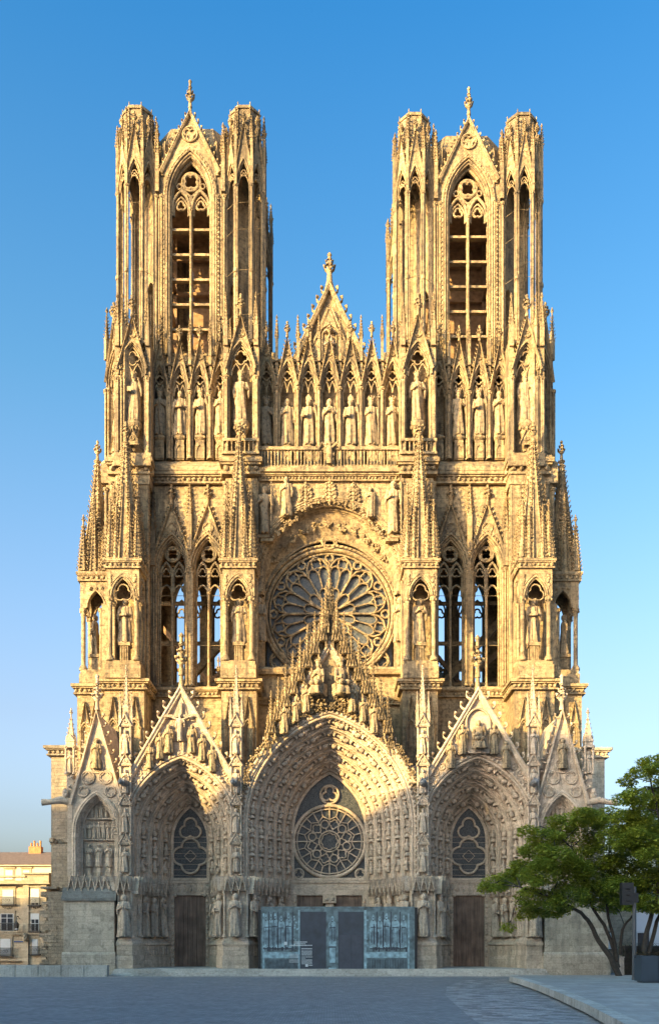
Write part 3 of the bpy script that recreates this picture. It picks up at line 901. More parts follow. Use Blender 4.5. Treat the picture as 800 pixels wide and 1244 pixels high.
# ---- piers between the porches
def portal_pier(xc, hw, fw, parent=cath):
    mb = MB()
    yf = -7.75
    plan = [(xc - hw, -5.9), (xc - fw, yf), (xc + fw, yf), (xc + hw, -5.9), (xc + hw, -5.0), (xc - hw, -5.0)]
    mb.prism_z(plan, ZB - .5, ZC)
    o = 0.28
    mb.prism_z([(xc - hw - o, -6.0), (xc - fw - o * .6, yf - o), (xc + fw + o * .6, yf - o), (xc + hw + o, -6.0), (xc + hw + o, -5), (xc - hw - o, -5)], ZB - .55, 1.6)
    mb.prism_z([(xc - hw - o * .7, -6.0), (xc - fw - o * .4, yf - o * .7), (xc + fw + o * .4, yf - o * .7), (xc + hw + o * .7, -6.0), (xc + hw + o, -5), (xc - hw - o, -5)], 1.6, 2.5)
    mb.prism_z([(xc - hw - o, -6.0), (xc - fw - o * .6, yf - o), (xc + fw + o * .6, yf - o), (xc + hw + o, -6.0), (xc + hw + o, -5), (xc - hw - o, -5)], 2.5, 2.7)
    mb.prism_z([(xc - hw - o, -6.0), (xc - fw - o * .6, yf - o), (xc + fw + o * .6, yf - o), (xc + hw + o, -6.0), (xc + hw + o, -5), (xc - hw - o, -5)], 2.7, 3.25,
               [(xc - hw, -5.95), (xc - fw, yf), (xc + fw, yf), (xc + hw, -5.95), (xc + hw, -5), (xc - hw, -5)])
    for x, y in ((xc - fw, yf), (xc + fw, yf), (xc - hw, -5.95), (xc + hw, -5.95)):
        mb.shaft(x, y, .12, 3.2, 7.2)
    # lozenge diaper on the base face
    k = 0
    for i in range(4):
        for q in range(2):
            x = xc - fw + (i + .5) * 2 * fw / 4; z = 1.85 + q * .4
            mb.prism_y([(x - .18, z), (x, z + .18), (x + .18, z), (x, z - .18)], yf - o * .7 - .04, yf - o * .7)
    # body above the canopies up to the gable feet
    mb.box(xc - .55, xc + .55, -6.7, .6, ZC, 16.3)
    p = part('portal_pier', mb, STONE_LOW, parent if parent is not cath else None)
    cn = MB()
    canopy_row(cn, [(xc - hw, -5.9), (xc - fw, yf), (xc + fw, yf), (xc + hw, -5.9)], 7.25, 1.15, .58, .62)
    obj('canopy_row', cn, STONE_LOW, p)
    # tall pinnacled shaft in front
    t = MB(); y = -7.2; z = ZC
    t.box(xc - .30, xc + .30, y - .25, y + .6, z, 22.0)
    for k in range(4):
        for sg in (-1, 1):
            t.shaft(xc + sg * .42, y - .35, .09, z + .1, z + 2.9, n=6)
        mini(t, xc, y - .40, z + .35, 2.1)
        t.gable(xc, z + 2.7, .55, z + 3.7, y - .52, y - .40, .10, .14, .3, .4)
        t.box(xc - .52, xc + .52, y - .5, y + .3, z + 2.78, z + 2.95)
        if k: t.box(xc - .46, xc + .46, y - .45, y + .3, z - .12, z + .16)
        z += 3.35
    for sg in (-1, 1):
        t.pinnacle(xc + sg * .48, y - .3, z - .6, .24, 1.0, 1.7, .14, .35)
    t.pinnacle(xc, y - .1, z - .2, .50, 1.2, 3.0, .2, .7)
    obj('pinnacle', t, STONE_LOW, p)
    g = MB()                                     # gargoyle
    g.tube([(xc, -6.9, 16.15), (xc, -7.7, 16.3), (xc - .05, -8.3, 16.25), (xc - .1, -8.75, 16.3)], [.30, .34, .24, .30], 7)
    g.ball((xc - .1, -8.95, 16.2), .22, .30, .2, 7, 5, .1)
    for sg in (-1, 1): g.ball((xc + sg * .2, -8.7, 16.55), .06, .1, .16, 5, 3)
    obj('gargoyle', g, LEAD, p)
    return p
for x in (-7.95, 7.95): portal_pier(x, 1.60, .95)
for x in (-17.35, 17.35): portal_pier(x, .95, .55)

# ---- blind outer porches over plain plinths
GREYST = stone_mat('grey_stone', (.26, .25, .225), (.19, .185, .17), course=(1.2, .5), mortar=.6)
def blind_portal(sg):
    xc = sg * 19.9; w, h, zs = 1.85, 3.3, 12.2
    mb = MB()
    bx0, bx1 = (-22.5, -18.2) if sg < 0 else (18.2, 23.6)
    mb.box(bx0 - .12, bx1 + .12, -8.15, -2, -.1, 1.75); mb.prism_x([(-8.15, 1.75), (-8.02, 1.95), (-2, 1.95), (-2, 1.75)], bx0 - .1, bx1 + .1)
    mb.box(bx0, bx1, -8.0, -2, 1.9, 6.3)
    b = part('blind_portal', mb, CLEAN)
    c = MB(); c.prism_x([(-8.18, 6.3), (-8.18, 6.5), (-7.55, 7.45), (-2, 7.45), (-2, 6.3)], bx0 - .15, bx1 + .15)
    obj('weathering_slope', c, GREYST, b)
    a = MB()
    a.arch(xc, w, h, zs, ZC, [(-.3, YF - .2), (-.12, YF - .3), (0, YF - .22), (.08, YF - .05), (.25, YF + .1), (.30, YF + .45), (.5, YF + .5), (.52, YF + .9)], 12)
    a.archroll(xc, w, h, zs, ZC, .02, YF - .2, .10, 14); a.archroll(xc, w, h, zs, ZC, .30, YF + .3, .07, 14)
    a.archface(xc, w, h, zs, ZC, .45, YF + .85)
    for z in (ZC + 3.2, ZC + 5.0): a.box(xc - 1.4, xc + 1.4, YF + .55, YF + .86, z, z + .14)
    for k in range(3): mini(a, xc - .85 + k * .85, YF + .6, ZC + .9, 2.0)
    for k in range(3): a.box(xc - 1.0 + k * .85, xc - .7 + k * .85, YF + .5, YF + .85, ZC + .1, ZC + .85)
    for k in range(7): mini(a, xc - 1.2 + k * .4, YF + .66, ZC + 3.35, 1.45)
    for k in range(4): mini(a, xc - .6 + k * .4, YF + .66, ZC + 5.15, 1.25 - .25 * (k in (0, 3)))
    for x, z, tx, tz in along_arch(w, h, zs, ZC, .2, .34):
        for q in (-1, 1): a.ball((xc + q * abs(x), YF + .12, z), .11, .1, .13, 5, 3, .3)
    obj('relief_arch', a, STONE_LOW, b)
    g = MB(); ga = 22.7; g0 = 14.6; W = 2.3
    sl = (ga - g0) / W
    g.wall(xc - W, xc + W, ZC, ga, YF - .1, None, [(xc, w + .28, h + .3, zs, ZC)], 12, top=lambda x: ga - sl * abs(x - xc) - .1)
    g.sweep([(xc - W - .05, g0), (xc, ga), (xc + W + .05, g0)], [(0, YF - .4), (-.22, YF - .4), (-.32, YF - .2), (-.32, YF + .4), (0, YF + .4)][::-1])
    L = math.hypot(W, ga - g0); k = .5
    while k < L - .4:
        f = k / L
        for q in (-1, 1): g.crocket((xc + q * W * (1 - f) + q * .15, YF - .1, g0 + (ga - g0) * f), (q * .96, 0, .28), .5)
        k += .8
    for dx, dz, r in ((0, 4.2, .62), (-.75, 3.2, .55), (.75, 3.2, .55), (-1.15, 2.0, .45), (1.15, 2.0, .45), (0, 5.6, .38)):
        g.ring(xc + dx, g0 + dz - .9, r, .07, YF - .16, 16); g.foil(xc + dx, g0 + dz - .9, r * .4, r * .42, 4, .05, YF - .16)
    for q in (-1, 1):
        A = (xc, ga - .2); B = (xc + q * W, g0 - .2)
        g.prism_y([A, B, (B[0], B[1] - .3), (A[0], A[1] - .3)], YF + .35, .6)
    g.finial(xc, YF, ga, 2.2, 3)
    for q in (-1, 1):
        g.box(xc + q * W - .22, xc + q * W + .22, YF - .15, YF + .5, ZC, g0 + .1)
    obj('gable', g, STONE_LOW, b)
    cn = MB(); canopy_row(cn, [(xc - 2.35, -7.25), (xc + 2.35, -7.25)], 7.45, 1.0, .58, .5); cn.box(xc - 2.3, xc + 2.3, -7.2, -4, 7.4, 8.45)
    obj('canopy_row', cn, STONE_LOW, b)
    # corner pinnacle carried on the outer flank
    p = MB(); x = xc + sg * 2.35; 
    p.box(x - .3, x + .3, -6.9, -6.2, 14.4, 17.2)
    for q in (-1, 1): p.shaft(x + q * .34, -7.0, .09, 17.2, 19.6, n=6)
    p.box(x - .22, x + .22, -6.7, -6.2, 17.2, 19.6); mini(p, x, -6.9, 17.3, 1.9)
    p.box(x - .45, x + .45, -7.1, -6.1, 19.5, 19.7); p.pinnacle(x, -6.6, 19.6, .7, .5, 2.2, .2, .7)
    obj('pinnacle', p, STONE_LOW, b)
    gg = MB(); x = xc + sg * 2.2
    gg.tube([(x, -6.9, 14.8), (x + sg * .9, -7.2, 14.95), (x + sg * 1.7, -7.4, 14.75), (x + sg * 2.4, -7.5, 14.7)], [.32, .34, .24, .3], 7); gg.ball((x + sg * .5, -7.1, 15.5), .3, .3, .5, 6, 5, .2)
    obj('gargoyle', gg, STONE_LOW, b)
    return b
blind_portal(-1); blind_portal(1)

# porch mass behind archivolts (solid side masses and backing wall)
mb = MB()
mb.wall(-22.2, 22.2, 0, 19.0, -1.45, .55, [(-12.7, 1.75, 3.1, 12.1, 0.02), (0, 3.45, 5.4, 12.9, 0.02), (12.7, 1.75, 3.1, 12.1, 0.02)], 10)
for sg in (-1, 1):
    mb.box(min(sg * 18, sg * 22), max(sg * 18, sg * 22), -6.2, .5, 7.4, 15.2)
part('porch_wall', mb, STONE_LOW)

# ---- flank masses beyond the porches
mb = MB()
mb.box(-26.6, -22.0, 2.0, 13, 0, 20.6); mb.cornice(-26.6, -22.0, 2.0, 13, 21.5, .9, .6)
part('flank_wall', mb, RUBBLE)
mb = MB(); R = random.Random(3)
for i in range(90):                               # torn toothing stones of a lost wall
    z = R.uniform(0, 13.0) ** 1.0; 
    wv = .4 + 1.3 * max(0, 1 - z / 9) * R.random()
    x = -24.2 - R.random() * 2.2; y = .7 + R.random() * 1.2 - (0 if z > 5 else R.random())
    h = R.uniform(.2, .42)
    mb.box(x - wv * .5, x + wv * .5, y, 2.1, z, z + h, R.uniform(0, .05))
mb.box(-26.2, -21.8, -.2, 2.2, 0, 7.5); mb.box(-26.0, -21.8, .6, 2.2, 7.5, 12.0)
for i in range(40):
    z = R.uniform(0, 8); mb.box(-26.6 - R.random() * .5, -25.4, -.3 + R.random(), 2.3, z, z + R.uniform(.2, .5))
part('torn_masonry', mb, RUBBLE)
mb = MB(); mb.box(23.4, 27.6, -3.0, 1.9, 0, 7.2); mb.prism_x([(-3.15, 7.2), (-3.15, 7.4), (1.9, 9.0), (1.9, 7.2)], 23.3, 27.75); mb.box(23.3, 27.75, -3.15, 1.9, 0, 1.3)
part('flank_base', mb, RUBBLE)
mb = MB(); mb.box(22.0, 26.3, 2.0, 13, 0, 20.6); mb.cornice(22.0, 26.3, 2.0, 13, 21.3, .9, .6)
part('flank_wall', mb, CLEAN)
# ================================================================== buttresses, tabernacles, windows
ZT = 27.3          # floor of the tabernacles
ZG = 49.3          # floor of the kings' gallery

def tabernacle_mb():
    """open canopy on columns; local origin at floor centre, front -y. Returns (canopy mesh, spire mesh)"""
    m = MB(); hw = 1.45
    m.box(-hw - .2, hw + .2, -1.25, 1.9, 0, 1.25); m.box(-hw - .1, hw + .1, -1.15, 1.9, 1.25, 1.65)
    m.box(-.42, .42, -.55, .35, 1.6, 3.2); m.box(-.55, .55, -.7, .4, 3.2, 3.5)
    for k in range(5): m.tube([(-.32 + k * .16, -.58, 1.7), (-.32 + k * .16, -.58, 3.2)], .06, 5)
    for sx in (-1, 1):
        m.shaft(sx * 1.22, -.95, .21, 1.65, 7.6, n=10, capr=1.6)
        m.shaft(sx * 1.25, .75, .16, 1.65, 7.6, n=8)
        m.box(sx * 1.5 - .1, sx * 1.5 + .1, .9, 1.9, 1.6, 8)
    m.wall(-hw - .05, hw + .05, 7.6, 10.2, -1.18, -.72, [(0, .98, 1.75, 7.6, 7.6)], 10)
    m.archroll(0, .98, 1.75, 7.6, 7.6, -.10, -1.2, .09); m.archroll(0, .98, 1.75, 7.6, 7.6, .06, -1.1, .08); m.archroll(0, .98, 1.75, 7.6, 7.6, -.32, -1.18, .06)
    m.foil(0, 7.95, .34, .48, 3, .07, -.95, pi / 2)
    M = m.M
    for sx in (-1, 1):
        m.M = Matrix.Translation((sx * (hw - .4), .35, 0)) @ Matrix.Rotation(sx * pi / 2, 4, 'Z')
        m.wall(-1.1, 1.1, 7.6, 10.2, -.45, -.05, [(0, .8, 1.6, 7.6, 7.6)], 8)
        m.archroll(0, .8, 1.6, 7.6, 7.6, -.08, -.47, .08)
        m.foliage(-.8, .8, -.48, 9.5, .3)
    m.M = M
    for sx in (-1, 1):
        for k in range(5): m.ball((sx * (1.1 + .08 * (k % 2)), -1.22, 8.4 + k * .28), .16, .08, .16, 5, 3, .3)
    m.box(-1.35, 1.35, -1.1, 1.6, 10.0, 10.2)
    m.cornice(-hw - .05, hw + .05, -1.2, 1.7, 11.0, .85, .32)
    m.box(-hw, hw, -1.15, 1.7, 10.15, 10.2)
    s = MB(); z = 11.0
    s.spire(0, .1, z, 1.5, 11.7, 8, .50, .42, None, 1.7, .10)
    for i in range(8):                              # vertical ribs at the foot of the spire
        a = pi / 8 + i * pi / 4
        s.tube([(1.6 * cos(a + .2), .1 + 1.6 * sin(a + .2), z), (.62 * cos(a + .2), .1 + .62 * sin(a + .2), z + 7.5)], [.10, .05], 5)
    for sx in (-1, 1):
        for y in (-.95, 1.15):
            s.spire(sx * 1.22, y, z + .2, .50, 4.6, 6, .36, .32, None, .9, .05)
            s.box(sx * 1.18 - .34, sx * 1.18 + .34, y - .34, y + .34, z, z + .5)
        s.spire(sx * .62, -1.15, z, .36, 4.6, 6, .34, .24, None, .6, .04); s.spire(sx * 1.12, .1, z, .42, 7.0, 6, .38, .28, None, .7, .04)
        s.gable(sx * .45, z, .42, z + 1.6, -1.2, -1.05, .09, .15, .3, .4)
    return m, s

def blind_arcade(m, x0, x1, y, z0, z1, n=3):
    w = (x1 - x0) / n
    for i in range(n):
        c = x0 + w * (i + .5)
        zs = z0 + (z1 - z0) * .55; h = w * .75
        m.archroll(c, w * .43, h, zs, z0, .0, y - .12, .11, 8, 5); m.archroll(c, w * .29, h * .8, zs - .1, z0, .0, y - .06, .07, 8, 5)
        m.gable(c, zs + h * .55, w * .44, z1 - .15, y - .18, y + .05, .13, .2, .4, None, False, False)
    for i in range(n + 1): m.shaft(x0 + w * i, y - .12, .10, z0, z0 + (z1 - z0) * .55, n=6)

def buttress(xc, hw):
    m = MB()
    m.box(xc - hw, xc + hw, 0, 4.0, 14, ZT - .9)
    m.box(xc - hw + .5, xc + hw - .5, -.35, .1, 16, 18.6); m.prism_x([(-.38, 18.6), (.0, 19.2), (.1, 18.6)], xc - hw + .45, xc + hw - .45)
    blind_arcade(m, xc - hw + .35, xc + hw - .35, -.04, 19.2, 25.9)
    m.cornice(xc - hw, xc + hw, 0, 4.0, ZT, .95, .55)
    # pier rising behind the tabernacle
    w2 = hw - .15
    m.box(xc - w2, xc + w2, 2.25, 4.6, ZT - .1, 47.3)
    for x in (xc - w2, xc + w2):
        m.shaft(x, 2.25, .16, ZT, 46.9, n=8)
        m.tube([(x, 2.9, ZT), (x, 2.9, 47)], .13, 6)
    m.wall(xc - w2 + .1, xc + w2 - .1, 40, 47, 2.12, 2.3, [(xc, .62, 1.5, 43.2, 40)], 8)
    for q in range(14):
        for sx in (-1, 1): m.crocket((xc + sx * (w2 + .02), 2.35, 39.2 + q * .55), (sx, -.4, .1), .34)
    m.cornice(xc - w2, xc + w2, 2.2, 4.6, ZG - .25, 1.5, .55)
    m.box(xc - w2 - .35, xc + w2 + .35, 1.8, 4.6, ZG - .25, ZG)
    b = part('buttress', m, STONE)
    return b

_c, _s = tabernacle_mb()
proto_can = proto_sp = None
def put_tabernacle(x, y, rz, parent):
    global proto_can, proto_sp
    if proto_can is None:
        proto_can = obj('tabernacle', _c, STONE, parent, (x, y, ZT), rz); proto_sp = obj('spire', _s, STONE, parent, (x, y, ZT), rz)
        return
    for p in (proto_can, proto_sp):
        c = p.copy(); COL.objects.link(c); c.parent = parent; c.location = (x, y, ZT); c.rotation_euler = (0, 0, rz)

for x in (-8.46, 8.46):
    b = buttress(x, 1.65); put_tabernacle(x, .55, 0, b)
for sg in (-1, 1):
    x = sg * 19.15
    b = buttress(x, 1.85); put_tabernacle(x, .55, 0, b)
    e = MB()                                       # flank-facing half of the corner buttress
    x0, x1 = sorted((sg * 20.6, sg * 24.0))
    e.box(x0, x1, 1.6, 6.0, 8, ZT - .9)
    M = e.M; e.M = None
    blind_arcade(e, x0 + .3 + (.9 if sg > 0 else 0), x1 - .3 - (.9 if sg < 0 else 0), 1.56, 19.4, 25.8, 2)
    e.cornice(x0, x1, 1.6, 6.0, ZT, .95, .5)
    e.box(min(sg * 20.6, sg * 21.5), max(sg * 20.6, sg * 21.5), 2.6, 6.0, ZT - .1, 47)
    e.shaft(sg * 21.5, 2.6, .16, ZT, 46.5)
    e.box(min(sg * 20.4, sg * 21.9), max(sg * 20.4, sg * 21.9), 2.3, 6.2, 46.9, ZG - .5)
    o = obj('flank_buttress', e, STONE, b)
    put_tabernacle(sg * 22.75, 3.9, sg * pi / 2, b)

# ---------------------------------------------------------------- twin lancet windows in the tower bases
def lancet_mb():
    m = MB(); w, h, zs, zb = 1.62, 3.3, 39.3, 27.8
    for d, y, r in ((-.12, -.05, .13), (.08, .12, .11), (.24, .32, .10), (-.36, -.02, .08)):
        m.archroll(0, w, h, zs, zb, d, y, r, 14)
    m.arch(0, w, h, zs, zb, [(-.05, .0), (.2, .25), (.2, .45), (.36, .6), (.36, 1.1)], 14)
    wi = w - .36
    # mullion, sub arches and quatrefoil
    m.box(-.11, .11, .55, .85, zb, zs + .3); m.shaft(0, .5, .12, zb, 37.2, n=8)
    for sx in (-1, 1):
        m.archroll(sx * wi / 2, wi / 2 - .02, 1.35, 38.9, 37, .05, .68, .13, 10)
        m.foil(sx * wi / 2, 39.15, .19, .24, 3, .08, .68, pi / 2)
        m.archroll(sx * wi / 2, wi / 2 - .08, .8, 37.2, 36.8, .03, .68, .10, 8)
        for q in (-1, 1):
            m.shaft(sx * wi / 2 + q * (wi / 2 - .05), .6, .09, zb, 37.2, n=6)
            m.shaft(sx * (w + q * .12), -.05 + .1 * q, .12, zb, 39.0, n=8)
    m.foil(0, 41.0, .30, .32, 4, .12, .68, pi / 4); m.ring(0, 41.0, .72, .12, .68, 18)
    m.tube([(-w + .2, .6, 36.9), (w - .2, .6, 36.9)], .03, 4); m.tube([(-w + .2, .6, 32), (w - .2, .6, 32)], .03, 4)
    return m
def lancet_gable_mb():
    g = MB()
    g.gable(0, 40.6, 1.85, 45.6, -.25, .0, .22, .42, .5, 1.9, False, False)
    g.ring(0, 43.3, .50, .07, -.05, 14); g.foil(0, 43.3, .22, .25, 4, .05, -.05)
    for x, z, tx, tz in along_arch(1.62, 3.3, 39.3, 39.3, -.3, .35):
        for q in (-1, 1): g.ball((q * abs(x), -.12, z), .12, .1, .13, 5, 3, .3)
    return g
lp = None
for bx in (-13.65, 13.65):
    for dx in (-1.78, 1.78):
        if lp is None:
            lp = part('lancet_window', lancet_mb(), STONE, cath, (bx + dx, 4.0, 0)); obj('lancet_gable', lancet_gable_mb(), STONE, lp)
        else: part_copy(lp, (bx + dx, 4.0, 0))

def tower_base(sg):
    bx = sg * 13.65; m = MB(); x0, x1 = bx - 5.4, bx + 5.4
    ops = [(bx - 1.78, 1.62, 3.3, 39.3, 27.8), (bx + 1.78, 1.62, 3.3, 39.3, 27.8)]
    m.wall(x0, x1, 16, 47.4, 4.0, 5.3, ops, 12)
    # back wall with large traceried openings
    ops2 = [(bx - 2.1, 1.5, 3.2, 40.5, 28.5), (bx + 2.1, 1.5, 3.2, 40.5, 28.5)]
    m.wall(x0, x1, 0, 48.5, 16.2, 17.2, ops2, 12)
    for q in (-2.1, 2.1):
        m.box(bx + q - .14, bx + q + .14, 16.4, 16.8, 28.5, 41.5)
        for s_ in (-1, 1):
            m.archroll(bx + q + s_ * .74, .68, 1.4, 39.6, 28.5, .06, 16.6, .1, 8)
            m.foil(bx + q + s_ * .74, 39.4, .25, .3, 3, .10, 16.6, pi / 2)
            m.box(bx + q + s_ * .74 - .7, bx + q + s_ * .74 + .7, 16.5, 16.8, 33, 33.3)
        m.foil(bx + q, 42.2, .35, .36, 4, .10, 16.6)
    # side walls, floor, vault
    ox0, ox1 = sorted((sg * 20.9, sg * 19.2)); m.box(ox0, ox1, 4.6, 17.0, 0, 27.5)
    M = m.M; m.M = Matrix.Translation((sg * 20.9, 0, 0)) @ Matrix.Rotation(sg * pi / 2, 4, 'Z')
    a_ = 10.8 * sg
    m.wall(min(4.65 * sg, 16.95 * sg), max(4.65 * sg, 16.95 * sg), 27.5, 48.4, 0, 1.6, [(a_ - 2.1, 1.7, 3.3, 39.3, 28), (a_ + 2.1, 1.7, 3.3, 39.3, 28)], 10)
    for q in (-2.1, 2.1): m.box(a_ + q - .12, a_ + q + .12, .5, .8, 28, 41)
    m.M = M
    ix0, ix1 = sorted((sg * 8.8, sg * 7.2)); m.box(ix0, ix1, 4.6, 17.0, 0, 48.4)
    m.box(x0, x1, 5.3, 16.2, 26.2, 27.0); m.box(x0 - .3, x1 + .3, 4.6, 16.4, 47.4, 48.4)
    for k in range(4):
        z = 29 + k * 4.5
        m.box(x0 + .6, x1 - .6, 8 + k, 8.3 + k, z, z + .35)
    # diagonal stone struts inside
    m.prism_y([(bx - 4.8, 27), (bx - 4.0, 27), (bx + 4.6, 36.5), (bx + 4.6, 37.6)], 11, 11.8)
    # pinnacled shaft between the two gables and at the flanks
    for q, zz in ((0, 41.0), (-3.55, 39.5), (3.55, 39.5)):
        m.pinnacle(bx + q, 3.78, zz, .46, 3.4, 3.4, .34, .8, True, .4)
    for q in (-3.5, 3.5, 0):
        for d in (-.22, .0, .22) if q else (-.14, .14): m.shaft(bx + q + d, 3.92 - (.1 if d == 0 else 0), .11, 27.4, 39.4, n=6)
    m.cornice(x0, x1, 3.95, 5, 27.6, .9, .45, True, False)
    m.cornice(x0, x1, 3.9, 5, 48.6, 1.1, .55, True, False)
    m.prism_x([(3.3, 48.6), (3.45, 49.2), (4.25, 50.0), (5.5, 50.0), (5.5, 48.6)], x0, x1)
    return part('tower_base', m, STONE)
TB = [tower_base(-1), tower_base(1)]
for sg in (-1, 1):                                  # roof timbers seen through the openings
    m = MB(); bx = sg * 13.65
    for k in range(4): m.box(bx - 5, bx + 5, 9 + k * 1.8, 9.3 + k * 1.8, 44.5, 44.9)
    m.prism_y([(bx - 4, 27.2), (bx - 3.5, 27.2), (bx + 4.4, 33.5), (bx + 4.4, 34.2)], 13, 13.4)
    m.prism_y([(bx + 4, 27.2), (bx + 3.5, 27.2), (bx - 4.4, 36.5), (bx - 4.4, 37.2)], 14, 14.4)
    obj('timber_frame', m, WOODRAW, TB[0 if sg < 0 else 1])

# ---------------------------------------------------------------- rose bay
rw, rh, rzs = 7.0, 7.5, 38.0
m = MB()
m.wall(-7.2, 7.2, 29.3, 47.6, 2.8, None, [(0, rw, rh, rzs, 29.3)], 24)
m.arch(0, rw, rh, rzs, 29.3, [(-.25, 2.72), (-.05, 2.68), (0, 2.8), (.12, 2.95), (.35, 3.0), (.42, 3.35), (.62, 3.5), (.66, 3.75)], 24)
A_, B_ = arch_pts(rw, rh, rzs, 29.3, .66, 24), arch_pts(6.62, 7.05, 35.4, 29.3, 0, 24)
for (ya, yb_, f0, f1) in ((3.75, 4.2, 0, .55), (4.2, 4.3, .55, .6), (4.3, 4.75, .6, 1.0)):
    P0 = [(a[0] + (b[0] - a[0]) * f0, a[1] + (b[1] - a[1]) * f0) for a, b in zip(A_, B_)]; P1 = [(a[0] + (b[0] - a[0]) * f1, a[1] + (b[1] - a[1]) * f1) for a, b in zip(A_, B_)]
    nn_ = len(P0)
    m.add([(x, ya, z) for x, z in P0] + [(x, yb_, z) for x, z in P1], [(i, i + 1, nn_ + i + 1, nn_ + i) for i in range(nn_ - 1)])
m.archroll(0, 6.62, 7.05, 35.4, 29.3, .0, 4.72, .14, 30)
for i in range(10, len(A_) - 10, 3):
    f = .5
    for _ in range(9): m.ball((A_[i][0] + (B_[i][0] - A_[i][0]) * f + RND.uniform(-.38, .38), 3.75 + f * .85 - .12, A_[i][1] + (B_[i][1] - A_[i][1]) * f + RND.uniform(-.38, .38)), .15, .16, .17, 5, 4, .35)
for d, y, r in ((-.3, 2.72, .12), (.05, 2.86, .13), (.38, 3.15, .12), (.64, 3.75, .10)):
    m.archroll(0, rw, rh, rzs, 29.3, d, y, r, 28)
for x, z, tx, tz in along_arch(rw, rh, rzs, 34, .20, .40):
    for q in (-1, 1): m.ball((q * abs(x), 2.95, z), .16, .14, .18, 5, 4, .3)
for x, z, tx, tz in along_arch(rw, rh, rzs, 38, .55, 99):
    for q in (-1, 1):
        for _ in range(8): m.ball((q * abs(x) + RND.uniform(-.35, .35), 3.25 + RND.uniform(-.2, .1), z + RND.uniform(-.35, .35)), .14, .14, .18, 5, 4, .4)
m.box(-7.2, 7.2, 3.0, 6, 20, 29.0); m.prism_x([(2.3, 29.0), (2.6, 29.3), (4.8, 29.7), (4.8, 28.6), (2.5, 28.6)], -7.2, 7.2)
m.cornice(-7.2, 7.2, 2.9, 5, 26.4, .7, .4, True, False)
for sg in (-1, 1):
    m.archroll(sg * 5.3, .55, 1.1, 23.8, 20.5, 0, 2.95, .12, 8); m.box(sg * 5.3 - .42, sg * 5.3 + .42, 2.9, 3.0 - .02, 20.5, 23.8)
m.cornice(-7.2, 7.2, 2.75, 5, 47.9, .7, .45, True, False)
m.box(-7.2, 7.2, 2.1, 5, 47.9, 48.25)
# carved trees and hill above the arch
for x, s_ in ((-2.3, 1.0), (0, 1.0), (2.3, 1.0)):
    zb = 45.75 - abs(x) * .15
    m.tube([(x, 2.7, 44.9 - abs(x) * .2), (x, 2.7, 46.9)], .09, 5)
    for r in range(5):
        for q in (-1, 0, 1):
            if r == 4 and q: continue
            m.ball((x + q * (.55 - .05 * r), 2.66, zb + r * .36), .24, .14, .2, 6, 4, .3)
            m.ball((x + q * (.28), 2.6, zb + .15 + r * .36), .15, .14, .14, 5, 3, .3)
for k in range(22):
    x = -3.4 + k * .32 + RND.uniform(-.1, .1); [m.ball((x + RND.uniform(-.2, .2), 2.68, 45.45 - abs(x) * .36 + RND.uniform(-.1, .25)), .16, .12, .12, 5, 4, .4) for _ in range(2)]
for sg in (-1, 1):
    for k in range(14):
        [m.ball((sg * (3.2 + k * .16 + RND.uniform(-.2, .2)), 2.66, 43.6 - k * .14 + RND.uniform(-.2, .5)), .15, .12, .15, 5, 4, .4) for _ in range(2)]
    m.box(sg * 6.35 - .55, sg * 6.35 + .55, 2.2, 3, 41.6, 41.9) ; m.box(sg * 6.0 - .6, sg * 6.0 + .6, 2.3, 3, 41.3, 41.6)
    # jamb corbels + hoods for the two statues flanking the rose
    m.lathe(sg * 6.75, 3.0, [(.18, 28.9), (.24, 30.6), (.5, 31.4), (.55, 31.7)], 8)
    m.lathe(sg * 6.75, 3.0, [(.5, 36.3), (.55, 36.5), (.42, 37.2), (.1, 37.8)], 8)
    m.foliage(sg * 6.75 - .5, sg * 6.75 + .5, 2.5, 36.5, .25)
    m.shaft(sg * 7.1, 2.9, .14, 26.5, 46.5)
rose_arch = part('rose_arch', m, STONE)
t = MB(); cz, RR, ty = 35.25, 6.3, 5.0
t.ring(0, cz, RR, .24, ty, 64, 6, .35); t.ring(0, cz, RR - .38, .10, ty - .05, 60, 6); t.ring(0, cz, RR + .33, .14, ty - .3, 64, 6)
for k in range(96):
    a = 2 * pi * k / 96; t.ball((cos(a) * (RR + .32), ty - .42, cz + sin(a) * (RR + .32)), .12, .1, .12, 5, 3, .3)
t.ring(0, cz, .72, .10, ty, 24, 6); t.foil(0, cz, .30, .24, 6, .05, ty)
NR = 12
